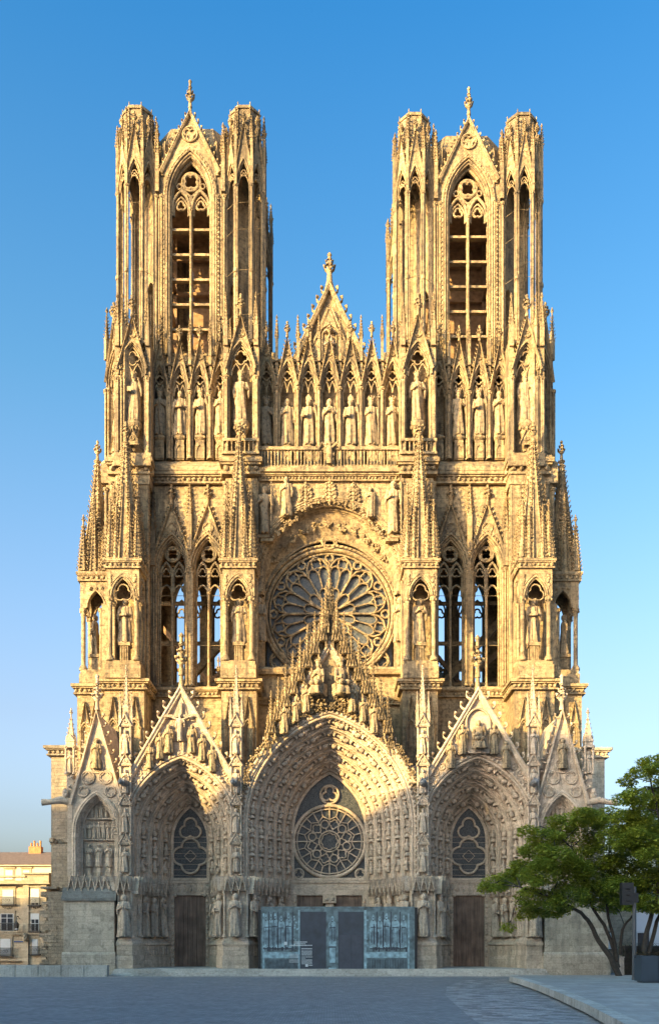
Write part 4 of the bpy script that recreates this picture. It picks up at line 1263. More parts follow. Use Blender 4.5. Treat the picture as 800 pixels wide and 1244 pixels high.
for k in range(NR):
    a = 2 * pi * k / NR; c, s_ = cos(a), sin(a)
    t.bar((c * .75, cz + s_ * .75), (c * 4.2, cz + s_ * 4.2), .165, ty - .16, ty + .12)
    # inner petal heads
    am = a + pi / NR
    def pol(r, da): return (cos(am + da) * r, cz + sin(am + da) * r)
    P = [pol(1.0, -pi / NR * .80), pol(1.75, -pi / NR * .82), pol(2.25, -pi / NR * .70), pol(2.52, -pi / NR * .38), pol(2.60, 0), pol(2.52, pi / NR * .38), pol(2.25, pi / NR * .70), pol(1.75, pi / NR * .82), pol(1.0, pi / NR * .80)]
    t.sweep(P, [(.085 * cos(j * pi / 3), .14 * sin(j * pi / 3)) for j in range(6)], ty, False, True)
    t.bar(pol(2.6, 0), pol(4.3, 0), .12, ty - .14, ty + .1)
    # outer sub-lancet heads
    for dq in (-pi / NR / 2, pi / NR / 2):
        def pl(r, da): return (cos(am + dq + da) * r, cz + sin(am + dq + da) * r)
        hwid = pi / NR / 2
        P = [pl(3.9, -hwid), pl(4.35, -hwid * .8), pl(4.62, -hwid * .45), pl(4.75, 0), pl(4.62, hwid * .45), pl(4.35, hwid * .8), pl(3.9, hwid)]
        t.sweep(P, [(.09 * cos(j * pi / 3), .13 * sin(j * pi / 3)) for j in range(6)], ty, False, True)
    # big arch over each pair springing from the main spokes
    P = [pol(4.1, -pi / NR), pol(4.9, -pi / NR * .82), pol(5.4, -pi / NR * .5), pol(5.78, 0), pol(5.4, pi / NR * .5), pol(4.9, pi / NR * .82), pol(4.1, pi / NR)]
    t.sweep(P, [(.11 * cos(j * pi / 3), .16 * sin(j * pi / 3)) for j in range(6)], ty, False, True)
    x, z = pol(5.10, 0); t.foil(x, z, .25, .28, 4, .085, ty, am + pi / 4)
    x, z = pol(5.52, pi / NR); t.foil(x, z, .16, .20, 4, .07, ty, am); t.ring(x, z, .40, .08, ty, 12)
t.ring(0, cz + 7.05, .72, .13, ty - .3, 24); t.foil(0, cz + 7.05, .28, .28, 4, .07, ty - .3, pi / 4)
for sg in (-1, 1):
    t.ring(sg * 5.05, 30.6, .80, .12, ty - .2, 20); t.foil(sg * 5.05, 30.6, .32, .34, 4, .07, ty - .2, 0)
rose = part('rose_window', t, STONE)
g = MB(); g.archface(0, rw, rh, rzs, 29.4, .8, 5.25, 20)
ROSEGLASS = leaded_glass('rose_glass', (.035, .048, .060), (.085, .090, .092), 4.0)
obj('window_glass', g, ROSEGLASS, rose)

# ---------------------------------------------------------------- nave behind
m = MB()
m.box(-7.3, 7.3, 6.0, 90, 0, 38.5); m.box(-14, 14, 17.5, 90, 0, 21)
for k in range(7):
    for sg in (-1, 1):
        y = 24 + k * 9
        m.box(min(sg * 13, sg * 16), max(sg * 13, sg * 16), y, y + 1.6, 0, 30)
        m.prism_y([(sg * 13.5, 25), (sg * 13.5, 27), (sg * 7.2, 36), (sg * 7.2, 34)], y + .3, y + 1.2)
        m.pinnacle(sg * 14.5, y + .8, 30, 1.6, 4, 5, .4, 1, True, .8)
part('nave', m, STONE)
m = MB()
m.prism_y([(-7.9, 38.5), (7.9, 38.5), (0, 53.5)], 17.5, 90)
for sg in (-1, 1): m.prism_y([(sg * 7.2, 27), (sg * 14.3, 21), (sg * 14.3, 20.8), (sg * 7.2, 26.5)], 17.6, 90)
part('nave_roof', m, LEAD)
# ================================================================== kings' gallery
def niche_mb(hp, zf, zs, za, zg, yb, back=True, ped=True, dep=1.2, fin=1.4):
    """one bay, local x=0, front y=0; hp half pitch"""
    m = MB(); w = hp - .20; h = za - zs
    wi = w * .82
    m.wall(-hp, hp, zs - .1, zg - .3, .16, None, [(0, w, h, zs, zs - .1)], 10, top=lambda x: zg - .2 - (zg - zs - .25) * abs(x) / hp)
    m.arch(0, w, h, zs, zf, [(0, .16), (.05, .2), (.12, .42), (.18, .5), (.18, dep)], 10)
    m.archroll(0, w, h, zs, zs - .3, -.06, .02, .085, 10); m.archroll(0, w, h, zs, zf + .3, .06, .18, .07, 10); m.archroll(0, w, h, zs, zs, -.20, .1, .055, 10)
    # cusped head
    zc = zs + h * .50
    m.foil(0, zc, w * .26, w * .26, 4, .075, .34, 0, 6); m.archroll(0, wi, h * .9, zs, zs - .3, .0, .34, .08, 10)
    for sx in (-1, 1):
        m.archroll(sx * wi * .46, wi * .44, h * .42, zs - h * .12, zs - h * .14, .0, .34, .07, 8, 5)
    m.gable(0, zs + .15, hp * 1.0, zg, -.14, .14, .15, .30, .42, fin, False, False)
    zq = za + (zg - za) * .34; m.foil(0, zq, hp * .11, hp * .11, 3, .05, .10, pi / 2, 5); m.ring(0, zq, hp * .25, .05, .10, 12, 4)
    if back:
        m.box(-hp, hp, dep, dep + .2, zf, za + .3)
    m.box(-hp, hp, .2, dep, za + .02, za + .3)
    if ped:
        m.prism_z([(-.42, .1), (.42, .1), (.42, dep), (-.42, dep)], zf, zf + 1.9)
        m.wall(-.46, .46, zf + .1, zf + 1.6, .02, .12, [(0, .30, .6, zf + .8, zf + .15)], 6, top=lambda x: zf + 1.9 - abs(x) * 1.2)
        m.lathe(0, .5, [(.40, zf + 1.85), (.62, zf + 2.05), (.66, zf + 2.3), (.55, zf + 2.4), (0, zf + 2.4)], 8)
        for k in range(6): m.ball((-.45 + k * .18, .0, zf + 2.15), .12, .1, .14, 5, 3, .3)
    return m

def gal_column(m, x, y, zf, zs):
    m.shaft(x, y, .15, zf, zs, n=8); m.shaft(x - .2, y + .16, .09, zf, zs, n=6); m.shaft(x + .2, y + .16, .09, zf, zs, n=6)
    m.box(x - .14, x + .14, y + .12, y + 1.3, zf, zs + 2.6)

Y1 = 3.85
gm = MB()
# backing mass, floors
gm.box(-20.6, 20.6, 5.1, 17.3, 48.5, 60.6)
gm.box(-7.2, 7.2, 3.0, 5.2, 48.1, 49.0)
SPC = 2.06; SPT = 1.98
for i in range(8): gal_column(gm, (i - 3.5) * SPC, Y1 + .05, 49.0, 57.0)
for i in range(8): gm.pinnacle((i - 3.5) * SPC, Y1 + .1, 59.6, .26, 2.2, 1.9, .2, .5, True, .3)
for sg in (-1, 1):
    for i in range(5):
        x = sg * 13.65 + (i - 2) * SPT
        gal_column(gm, x, Y1 + .05, 50.0, 56.6); gm.pinnacle(x, Y1 + .1, 59.2, .26, 2.2, 1.9, .2, .5, True, .3)
    gm.box(sg * 13.65 - 4.6, sg * 13.65 - 3.96, 4.1, 5.3, 49.8, 60); gm.box(sg * 13.65 + 3.96, sg * 13.65 + 4.6, 4.1, 5.3, 49.8, 60)
gal = part('kings_gallery', gm, STONE)
# balustrade
bm = MB(); y = 2.35
bm.box(-7.1, 7.1, y - .12, y + .22, 50.05, 50.35); bm.box(-7.1, 7.1, y - .08, y + .2, 48.25, 48.5)
nb = 44
for i in range(nb):
    x = -7.0 + 14.0 * (i + .5) / nb
    bm.shaft(x, y + .06, .055, 48.5, 50.06, n=6)
    bm.archroll(x + .159, .12, .16, 49.85, 49.8, 0, y + .06, .035, 4, 4)
for k in range(7): bm.ball((RND.uniform(-.5, .5), y - .25, 49.6 + RND.uniform(-.5, .8)), .2, .2, .3, 6, 4, .3)
bm.tube([(0, y - .25, 48.6), (0, y - .35, 49.8), (0, y - .2, 50.7)], [.28, .34, .12], 7)
for sg in (-1, 1): bm.tube([(sg * .2, y - .3, 50.1), (sg * .7, y - .3, 50.6), (sg * 1.0, y - .2, 50.1)], [.12, .16, .06], 5)
obj('balustrade', bm, STONE, gal)
# niches
nc = niche_mb(SPC / 2, 49.0, 57.0, 59.6, 62.0, 5.0, ped=True)
np0 = None
for i in range(7):
    loc = ((i - 3) * SPC, Y1, 0)
    if np0 is None: np0 = obj('niche', nc, STONE, gal, loc)
    else: c = np0.copy(); COL.objects.link(c); c.location = loc
nt_ = niche_mb(SPT / 2, 50.0, 56.6, 59.2, 61.6, 5.0)
nt0 = None
for sg in (-1, 1):
    for i in range(4):
        loc = (sg * 13.65 + (i - 1.5) * SPT, Y1, 0)
        if nt0 is None: nt0 = obj('niche', nt_, STONE, gal, loc)
        else: c = nt0.copy(); COL.objects.link(c); c.location = loc

# big niches on the buttress heads
def pier_niche():
    m = MB(); hp = 1.45
    m.M = Matrix.Translation((0, 0, 0))
    n = niche_mb(hp, 49.4, 57.4, 60.2, 62.7, 2, True, False, 1.6, 1.9)
    m.add(n.V, n.F, False); m.S = list(n.S)
    for sx in (-1, 1):
        for dx, yy, r in ((0, 0, .15), (.22, .14, .11), (-.22, .14, .11), (.12, -.1, .08)):
            m.shaft(sx * hp + dx, yy, r, 49.4, 56.8, n=7)
        m.box(sx * hp - .25, sx * hp + .25, .15, 2.4, 49.4, 60.5)
        m.pinnacle(sx * hp, .1, 59.8, .40, 1.9, 2.6, .26, .7, True, .34)
    m.lathe(0, .7, [(.25, 50.0), (.35, 51.2), (.75, 52.3), (.78, 52.75), (0, 52.75)], 8)
    for k in range(9): m.ball((-.6 + k * .15, .05 + abs(k - 4) * .06, 52.1 + .2 * (k % 2)), .17, .14, .2, 5, 4, .3)
    m.gable(0, 50.4, .7, 51.9, -.02, .1, .08, .14, .3, .3)
    return m
pn = pier_niche(); pn0 = None
spots = [(-8.46, 1.85, 0), (8.46, 1.85, 0), (-18.85, 1.95, 0), (18.85, 1.95, 0), (-20.85, 3.0, -.80), (20.85, 3.0, .80), (-21.2, 6.3, -pi / 2), (21.2, 6.3, pi / 2)]
for x, y, r in spots:
    if pn0 is None: pn0 = obj('corner_niche', pn, STONE, gal, (x, y, 0), r)
    else: c = pn0.copy(); COL.objects.link(c); c.location = (x, y, 0); c.rotation_euler = (0, 0, r)
for x in (-8.46, 8.46):
    bk = MB()
    bk.box(x - 1.5, x + 1.5, 3.4, 6, 49, 60.4)
    bk.box(x - 1.75, x + 1.75, 1.55, 1.75, 49.3, 49.55); bk.box(x - 1.75, x + 1.75, 1.5, 1.8, 50.5, 50.75)
    for k in range(9): bk.shaft(x - 1.65 + k * .41, 1.65, .06, 49.5, 50.5, n=6)
    obj('gallery_corner', bk, STONE, gal)
for sg in (-1, 1):
    bk = MB()
    bk.prism_z([(sg * 17.4, 3.3), (sg * 20.0, 3.3), (sg * 20.7, 5.0), (sg * 20.7, 8), (sg * 17.4, 8)], 47, 60.4)
    bk.prism_z([(sg * 17.0, 1.6), (sg * 20.5, 1.6), (sg * 22.2, 3.4), (sg * 22.6, 8.2), (sg * 17.0, 8.2)], 48.2, 49.4)
    bk.prism_z([(sg * 17.2, 2.0), (sg * 20.3, 2.0), (sg * 21.9, 3.6), (sg * 22.2, 8), (sg * 17.2, 8)], 46.6, 48.2)
    obj('gallery_corner', bk, STONE, gal)

# ---------------------------------------------------------------- central gable over the gallery
m = MB(); y = 6.6; w, z0, za = 4.3, 60.0, 69.0
m.gable(0, z0, w, za, y - .5, y + .5, .55, .95, 1.05, None, True, False)
m.lathe(0, y, [(.55, za - .6), (.30, za + .4), (.20, za + 1.9)], 8)
m.box(-2.2, 2.2, y - .35, y - .1, z0, 63.2); m.prism_y([(-1.3, 63), (1.3, 63), (0, 66.6)], y - .3, y - .05)
m.archroll(0, 1.0, 1.1, 63.6, 60.5, 0, y - .4, .12, 10); m.archroll(0, .7, .8, 63.6, 60.5, 0, y - .4, .08, 10)
for sg in (-1, 1):
    m.shaft(sg * 1.9, y - .5, .16, 60, 64.5); m.box(sg * 5.6 - .2, sg * 5.6 + .2, y - .3, y + .3, 60, 62)
    m.bar((sg * 2.6, 60.5), (sg * .2, 66.4), .16, y - .45, y - .3)
cg = part('central_gable', m, STONE)
f = MB(); f.finial(0, y, 69.2, 2.7, 2); f.col(0, y, .24, 68.9, 70.4, 8, .12)
obj('finial', f, STONE, cg)
f = MB(); figurine(f, Vector((0, y - .55, 61.6)), Vector((1, 0, 0)), Vector((0, 0, 1)), Vector((0, -1, 0)), 2.0)
obj('gable_figure', f, STATUE, cg)

# ================================================================== towers (local origin at axis, z from 60)
def turret_mb():
    m = MB(); R = 2.05; zs, zt = 16.9, 20.2
    m.col(0, 0, R + .12, -1.5, .6, 8, R + .1, False, pi / 8); m.col(0, 0, R + .02, .6, 1.6, 8, R - .25, False, pi / 8)
    n = 0
    for i in range(n):                              # winding stair
        a = i * .42; z = .8 + i * .30
        m.prism_z([(.25 * cos(a - .2), .25 * sin(a - .2)), (1.25 * cos(a - .16), 1.25 * sin(a - .16)), (1.25 * cos(a + .26), 1.25 * sin(a + .26)), (.25 * cos(a + .3), .25 * sin(a + .3))], z, z + .16)
    fw = R * math.tan(pi / 8) * .93; ap = R * cos(pi / 8) * .985
    for i in range(8):
        a = pi / 8 + i * pi / 4
        for da, rr, r in ((0, R, .125), (.09, R - .03, .075), (-.09, R - .03, .075), (0, R - .20, .09)):
            m.shaft(rr * cos(a + da), rr * sin(a + da), r, .6, zs + .1, n=7)
            m.lathe(rr * cos(a + da), rr * sin(a + da), [(r * 1.6, 8.4), (r * 1.7, 8.6), (r * 1.5, 8.8)], 7) if r > .12 else None
        m.tube([(R * cos(a), R * sin(a), .6), (R * cos(a), R * sin(a), zs)], .12, 5, False)
        m.pinnacle((R + .02) * cos(a), (R + .02) * sin(a), zs + .1, .26, 4.3 + (i % 2) * .9, 2.0, .22, .5, True, .32)
    for i in range(8):
        M = m.M
        m.M = Matrix.Rotation(i * pi / 4, 4, 'Z') @ Matrix.Translation((0, -ap, 0))
        hw = fw * .88; h = 2.7
        m.wall(-fw, fw, zs, 22, .04, .30, [(0, hw, h, zs, zs)], 8, top=lambda x: 22.7 - abs(x) * 4.6)
        m.archroll(0, hw, h, zs, zs, -.05, .0, .075, 8); m.archroll(0, hw, h, zs, zs, .08, .14, .06, 8)
        m.foil(0, zs + 1.35, .14, .19, 3, .05, .16, pi / 2, 5); m.archroll(0, hw * .8, h * .55, zs - .1, zs - .5, 0, .16, .05, 6, 5)
        m.gable(0, zs + 1.6, fw * 1.02, 23.0, -.1, .08, .12, .26, .42, 1.2, False, False)
        m.box(-.12, .12, .02, .10, 21.2, 23)
        m.M = M
    for z in (4.2, 8.6, 12.6, 15.2):                # iron tie rods
        for i in range(8):
            a = pi / 8 + i * pi / 4; b = a + pi / 4
            m.tube([(R * cos(a), R * sin(a), z), (R * cos(b), R * sin(b), z + .1)], .02, 4)
    m.col(0, 0, R * .98, 21.0, 21.4, 8, None, False, pi / 8)
    m.col(0, 0, 1.55, 21.3, 25.1, 8, 1.5, False, pi / 8); m.col(0, 0, 1.62, 24.9, 25.2, 8, 1.6, False, pi / 8)
    for i in range(8):
        a = pi / 8 + i * pi / 4
        for q in range(8): m.crocket((1.55 * cos(a), 1.55 * sin(a), 21.6 + q * .45), (cos(a), sin(a), .1), .26)
        m.tube([(1.56 * cos(a), 1.56 * sin(a), 21.4), (1.56 * cos(a), 1.56 * sin(a), 25.5)], [.10, .05], 5)
    return m

AP = 6.5
def belfry_face_mb():
    """one main face, front at local y=-AP"""
    m = MB(); y = -AP; w, h, zs, zb = 2.45, 4.7, 16.6, 0.8
    m.wall(-3.5, 3.5, -1.5, 22, y + .25, y + 1.5, [(0, w - .45, h - .75, zs, zb)], 12, top=lambda x: 22.6 - abs(x) * .9)
    for d, yy, r in ((-.10, .12, .13), (.12, .10, .12), (.34, .22, .11), (.50, .42, .09)):
        m.archroll(0, w, h, zs, zb, d, y + yy, r, 14)
    for sx in (-1, 1):
        for dx, yy, r in ((-.42, .15, .14), (-.68, .20, .12), (-.95, .12, .14)):
            m.shaft(sx * (w - dx - .05), y + yy, r, -.5, zs, n=7)
        x = sx * (w + .28)
        for q in range(34): m.crocket((x, y + .05, .6 + q * .48), (sx * .3, -1, .2), .26)
        m.pinnacle(sx * 3.25, y + .05, zs + .3, .36, 3.6, 2.6, .28, .7, True, .36)
        m.pinnacle(sx * 2.9, y + .0, -.4, .3, 2.2, 2.4, .24, .6, True, .36)
    for x, z, tx, tz in along_arch(w, h, zs, zs, .0, .42):
        for q in (-1, 1): m.ball((q * abs(x), y + .06, z), .13, .12, .15, 5, 3, .3)
    g = m
    g.gable(0, zs + 2.2, 3.0, 24.9, y - .15, y + .25, .30, .55, .72, None, False, False)
    sl = (24.9 - zs - 2.2) / 3.0
    g.wall(-2.9, 2.9, zs + 2.0, 24.8, y + .08, None, [(0, w + .06, h + .1, zs, zs)], 12, top=lambda x: max(zs + 2.1, 24.6 - sl * abs(x)))
    g.ring(0, 22.6, .72, .10, y - .0, 20); g.foil(0, 22.6, .3, .32, 3, .08, y - .0, pi / 6)
    g.col(0, y + .05, .2, 24.5, 25.8, 7, .09); g.finial(0, y + .05, 25.2, 2.0, 3)
    return m
def belfry_tracery_mb():
    t = MB(); y = -AP + .75; w = 2.0 - .05; zs, zb = 16.6, .8
    t.box(-.15, .15, y - .2, y + .25, zb, 17.0); t.shaft(0, y - .25, .13, zb, 15.6, n=7)
    for sx in (-1, 1):
        c = sx * .98
        t.archroll(c, .92, 1.7, 15.8, 15, .05, y - .1, .16, 10); t.archroll(c, .76, 1.4, 15.6, 15, .05, y, .10, 10)
        t.foil(c, 16.05, .2, .26, 3, .11, y, pi / 2)
    t.foil(0, 18.45, .38, .42, 4, .17, y, pi / 4); t.archroll(0, 2.0, 3.95, zs, zs, .1, y, .16, 12); t.ring(0, 18.45, .90, .13, y, 18)
    for sx in (-1, 1): t.ring(sx * 1.15, 18.0, .26, .10, y, 10); t.bar((sx * .12, 17.0), (sx * .95, 17.75), .2, y - .1, y + .1)
    return t
def louvre_mb():
    t = MB(); y = -AP + .75
    t.prism_x([(y - .05, 0), (y - .05, .16), (y + .9, .5), (y + .9, .34)], -1.98, 1.98)
    t.box(-1.98, 1.98, y - .10, y - .052, -.05, .18)
    return t
def tower_core_mb():
    m = MB()
    # diagonal walls behind the turrets
    for i in range(4):
        M = m.M
        m.M = Matrix.Rotation(pi / 4 + i * pi / 2, 4, 'Z')
        m.wall(-2.5, 2.5, -1.5, 22, -6.15, -5.2, [(0, .8, 1.5, 8, 2)], 6)
        m.box(-2.5, 2.5, -6.1, -5.3, 10, 22.3)
        m.M = M
    a8 = 5.6 / cos(pi / 8)
    m.prism_z([(a8 * cos(pi / 8 + i * pi / 4), a8 * sin(pi / 8 + i * pi / 4)) for i in range(8)], 21.0, 22.4)
    m.prism_z([(a8 * cos(pi / 8 + i * pi / 4), a8 * sin(pi / 8 + i * pi / 4)) for i in range(8)], 22.4, 24.4,
              [(a8 * .90 * cos(pi / 8 + i * pi / 4), a8 * .90 * sin(pi / 8 + i * pi / 4)) for i in range(8)])
    m.prism_z([(-6, -6), (6, -6), (6, 6), (-6, 6)], -1.5, .5)
    # corner squinches hiding the gallery top
    for sx in (-1, 1):
        for sy in (-1, 1):
            m.prism_z([(sx * 3.2, sy * 6.4), (sx * 7.2, sy * 7.0), (sx * 7.2, sy * 3)], -1.5, .9)
    return m
def tower_timber_mb():
    t = MB()
    for k in range(5):
        z = 2 + k * 3.8
        t.box(-5, 5, 3.0, 3.35, z, z + .35)
        t.box(-3.3, -2.95, -3, 5, z + .36, z + .7); t.box(2.95, 3.3, -3, 5, z + .36, z + .7)
    for sx in (-1, 1):
        for sy in (1,): t.box(sx * 3.1 - .2, sx * 3.1 + .2, sy * 3.2 - .2, sy * 3.2 + .2, .4, 21)
    t.box(-4.9, 4.9, -4.9, 4.9, 19.6, 19.9); t.box(-1.2, 4.2, 3.6, 3.8, .4, 19.6)
    return t
TX, TY, TZ = 13.75, 11.3, 60.0
tw = part('tower', tower_core_mb(), STONE, cath, (-TX, TY, TZ))
turret0 = obj('turret', turret_mb(), STONE, tw, (-5.35, -5.35, 0))
for x, y in ((5.35, -5.35), (5.35, 5.35), (-5.35, 5.35)):
    c = turret0.copy(); COL.objects.link(c); c.location = (x, y, 0)
for nm, mk, mt in (('belfry_face', belfry_face_mb, STONE), ('belfry_tracery', belfry_tracery_mb, STONE)):
    o = obj(nm, mk(), mt, tw)
    for k in (1, 2, 3):
        c = o.copy(); COL.objects.link(c); c.rotation_euler = (0, 0, k * pi / 2)
lv = None
for k in range(4):
    for i in range(6):
        if lv is None: lv = obj('louvre', louvre_mb(), STONE, tw, (0, 0, 1.2))
        else: c = lv.copy(); COL.objects.link(c); c.location = (0, 0, 1.2 + i * 2.48); c.rotation_euler = (0, 0, k * pi / 2)
obj('timber_frame', tower_timber_mb(), WOODRAW, tw)
part_copy(tw, (TX, TY, TZ - .7))

# ================================================================== statues
CB = 'gallery of kings statues'
kk = ['king_hand', 'robed', 'bishop', 'youth_pray', 'bishop', 'king_staff', 'king_cross']
kl = ['shaded crowned king at the townhouse end of the row above the balustrade',
      'bareheaded robed statue beside the shaded king above the balustrade',
      'mitred bishop above the balustrade, townhouse side of the praying youth',
      'praying youth in the middle niche above the balustrade, under the central gable',
      'mitred bishop above the balustrade, tree side of the praying youth',
      'crowned bearded king holding a tall staff above the balustrade',
      'crowned king with crossed arms at the tree end above the balustrade']
for i in range(7): statue(kk[i], (i - 3) * SPC, Y1 + .45, 51.4, 4.75, kl[i], CB)
tl = [('king_cross', 'crowned king with crossed arms in the grey shaded niche of the tower beside the townhouse'),
      ('apostle', 'bearded statue with a book in the second niche under the townhouse side tower'),
      ('king_book', 'crowned king with a book in the third niche under the townhouse side tower'),
      ('robed', 'bareheaded robed statue in the last niche under the townhouse side tower')]
for i, (k, l) in enumerate(tl): statue(k, -13.65 + (i - 1.5) * SPT, Y1 + .45, 52.4, 4.5, l, CB)
tl = [('king_hand', 'crowned bearded king beside the empty niche under the tree side tower'),
      ('king_book', 'crowned king raising a hand in the third niche under the tree side tower'),
      ('youth_pray', 'bareheaded statue with joined hands next to the outer pier under the tree side tower')]
for i, (k, l) in enumerate(tl): statue(k, 13.65 + (i - .5) * SPT, Y1 + .45, 52.4, 4.5, l, CB)
pl = [('king_hand', 0, 'large crowned king in the tall niche between the townhouse side tower and central gable'),
      ('king_cross', 1, 'large crowned king in the tall niche between the central gable and tree side tower'),
      ('king_book', 2, 'large crowned king in the tall front niche of the outer pier on the townhouse side'),
      ('king_hand', 3, 'large crowned king in the tall front niche of the outer pier on the tree side'),
      ('robed', 4, 'large robed statue in the slanting corner niche on the townhouse side, against the sky'),
      ('robed', 5, 'large robed statue in the slanting shaded corner niche on the tree side, against the sky')]
for k, i, l in pl:
    x, y, r = spots[i]
    statue(k, x - sin(r) * .65, y + cos(r) * .65, 52.75, 4.75, l, CB, r)
CT = 'tabernacle statues'
for k, x, y, r, l in (('apostle', -19.15, .45, 0, 'bearded saint in the spired tabernacle of the outer townhouse side buttress'),
                      ('orant', -8.46, .45, 0, 'haloed statue with crossed arms in the tabernacle on the townhouse side of the rose'),
                      ('virgin', 8.46, .45, 0, 'veiled haloed praying statue in the tabernacle on the tree side of the rose'),
                      ('saint_halo', 19.15, .45, 0, 'haloed saint with a book in the spired tabernacle of the outer tree side buttress'),
                      ('robed', -22.9, 3.9, -pi / 2 , 'robed statue seen from its side in the end tabernacle on the townhouse side'),
                      ('veiled', 22.9, 3.9, pi / 2, 'shaded statue seen from its side in the end tabernacle on the tree side')):
    statue(k, x, y, ZT + 3.5, 4.3 if abs(x) < 20 else 4.0, l, CT, r)
statue('apostle', -6.75, 2.75, 31.7, 4.4, 'statue on a corbel against the arch of the rose window, townhouse side', 'rose jamb statues')
statue('pilgrim', 6.75, 2.75, 31.7, 4.4, 'statue with a staff on a corbel against the arch of the rose window, tree side', 'rose jamb statues')
CR = 'figures above the rose arch'
statue('warrior', -6.2, 2.45, 41.95, 4.7, 'tall armed figure above the rose arch at the townhouse end', CR)
statue('robed', -4.15, 2.5, 43.7, 3.9, 'slinging figure with raised arm above the rose arch on the townhouse side', CR)
statue('pilgrim', 3.9, 2.5, 43.6, 3.0, 'small shepherd figure with a staff above the rose arch on the tree side', CR)
statue('warrior', 6.15, 2.4, 41.95, 5.2, 'tallest armed giant above the rose arch at the tree end', CR)
# crowning groups in the gables
CG = 'figures of the central gable'
statue('seated_queen', -.92, -7.75, 23.7, 3.7, 'seated crowned queen bowing in the middle of the central gable', CG, 0)
statue('seated_king', .95, -7.75, 23.7, 3.85, 'seated king crowning the queen in the middle of the central gable', CG, 0)
for sg, side in ((-1, 'townhouse'), (1, 'tree')):
    statue('angel', sg * 1.95, -7.8, 22.3, 2.35, 'winged angel standing nearest the seated pair in the central gable, %s side' % side, CG)
    statue('angel', sg * 2.85, -7.75, 21.5, 2.05, 'middle winged angel of the three in the central gable, %s side' % side, CG)
    statue('angel', sg * 3.8, -7.75, 20.5, 2.6, 'outermost winged angel of the central gable, %s side' % side, CG)
m = MB()
for x, z, tx, tz in along_arch(7.15, 9.4, 12.9, 17, -.75, .34):
    for q in (-1, 1):
        for r in range(14): m.ball((q * abs(x) + RND.uniform(-.25, .25), YF - .42 + RND.uniform(-.12, .12), z + RND.uniform(-.35, .5)), .085, .09, .085, 5, 3, .4)
for q in (-1, 1):
    for k in range(70): m.ball((q * 1.0 + RND.uniform(-.8, .8), YF - .55 + RND.uniform(-.3, .3), 23.4 + RND.uniform(-.5, .3)), .10, .10, .10, 5, 3, .4)
part('cloud_ledge', m, STONE)
CG2 = 'crucifixion group'
xg = -12.7
m = MB(); m.box(xg - .10, xg + .10, YF - .42, YF - .28, 19.2, 23.3); m.box(xg - 1.5, xg + 1.5, YF - .43, YF - .29, 22.0, 22.22); m.prism_y([(xg - 1.3, 20), (xg + 1.3, 20), (xg, 24)], YF - .16, YF - .03)
part('gable_cross', m, STATUE)
def crucified():
    b = MB(); s_ = statue_mb(31, 'down', bare=True)
    cut = [v for v in s_.V]; b.add(cut, s_.F, True)
    for sg in (-1, 1): b.tube([(sg * .11, 0, .79), (sg * .30, -.02, .86), (sg * .48, 0, .90)], [.04, .035, .02], 6)
    return b
o = bpy.data.objects.new('statue', link_mesh('statue', crucified(), STATUE)); COL.objects.link(o); o.location = (xg, YF - .52, 19.9); o.scale = (2.4,) * 3
tag(o, 'crucified figure with spread arms on the cross of the townhouse side gable', 'statue', CG2)
for i, (dx, z, h, k, l) in enumerate(((-1.0, 18.9, 2.5, 'veiled', 'veiled mourner right beside the cross, townhouse side'), (-1.75, 18.4, 2.3, 'robed', 'robed mourner second from the cross, townhouse side'),
        (-2.6, 17.6, 2.2, 'apostle', 'outermost mourner of the crucifixion group, townhouse side'), (1.0, 18.9, 2.5, 'prophet', 'bearded mourner right beside the cross, tree side'),
        (1.85, 18.2, 2.4, 'youth_pray', 'praying mourner second from the cross, tree side'), (2.7, 17.3, 2.3, 'robed', 'outermost mourner of the crucifixion group, tree side'))):
    statue(k, xg + dx, YF - .42, z, h, l, CG2)
CG3 = 'judgement group'
xg = 12.7
statue('seated_judge', xg, YF - .45, 19.2, 3.2, 'seated bearded judge in the middle of the tree side gable', CG3)
m = MB(); m.archroll(xg, 1.0, 1.2, 21.6, 19, 0, YF - .2, .1, 10); m.box(xg - .9, xg + .9, YF - .6, YF, 18.9, 19.2); part('throne_niche', m, STATUE)
for dx, z, h, k, l in ((-1.35, 18.8, 2.6, 'angel', 'winged angel beside the seated judge, townhouse side'), (-2.35, 17.6, 2.4, 'veiled', 'veiled kneeler at the townhouse end of the judgement group'),
        (1.35, 18.8, 2.6, 'angel', 'winged angel beside the seated judge, tree side'), (2.35, 17.6, 2.4, 'orant', 'haloed kneeler at the tree end of the judgement group')):
    statue(k, xg + dx, YF - .42, z, h, l, CG3)
for sg, side in ((-1, 'townhouse'), (1, 'tree')):
    statue('orant', sg * 19.9, YF - .3, 17.6, 2.6, 'small haloed statue among roundels in the narrow end gable, %s side' % side, 'end gable statues')
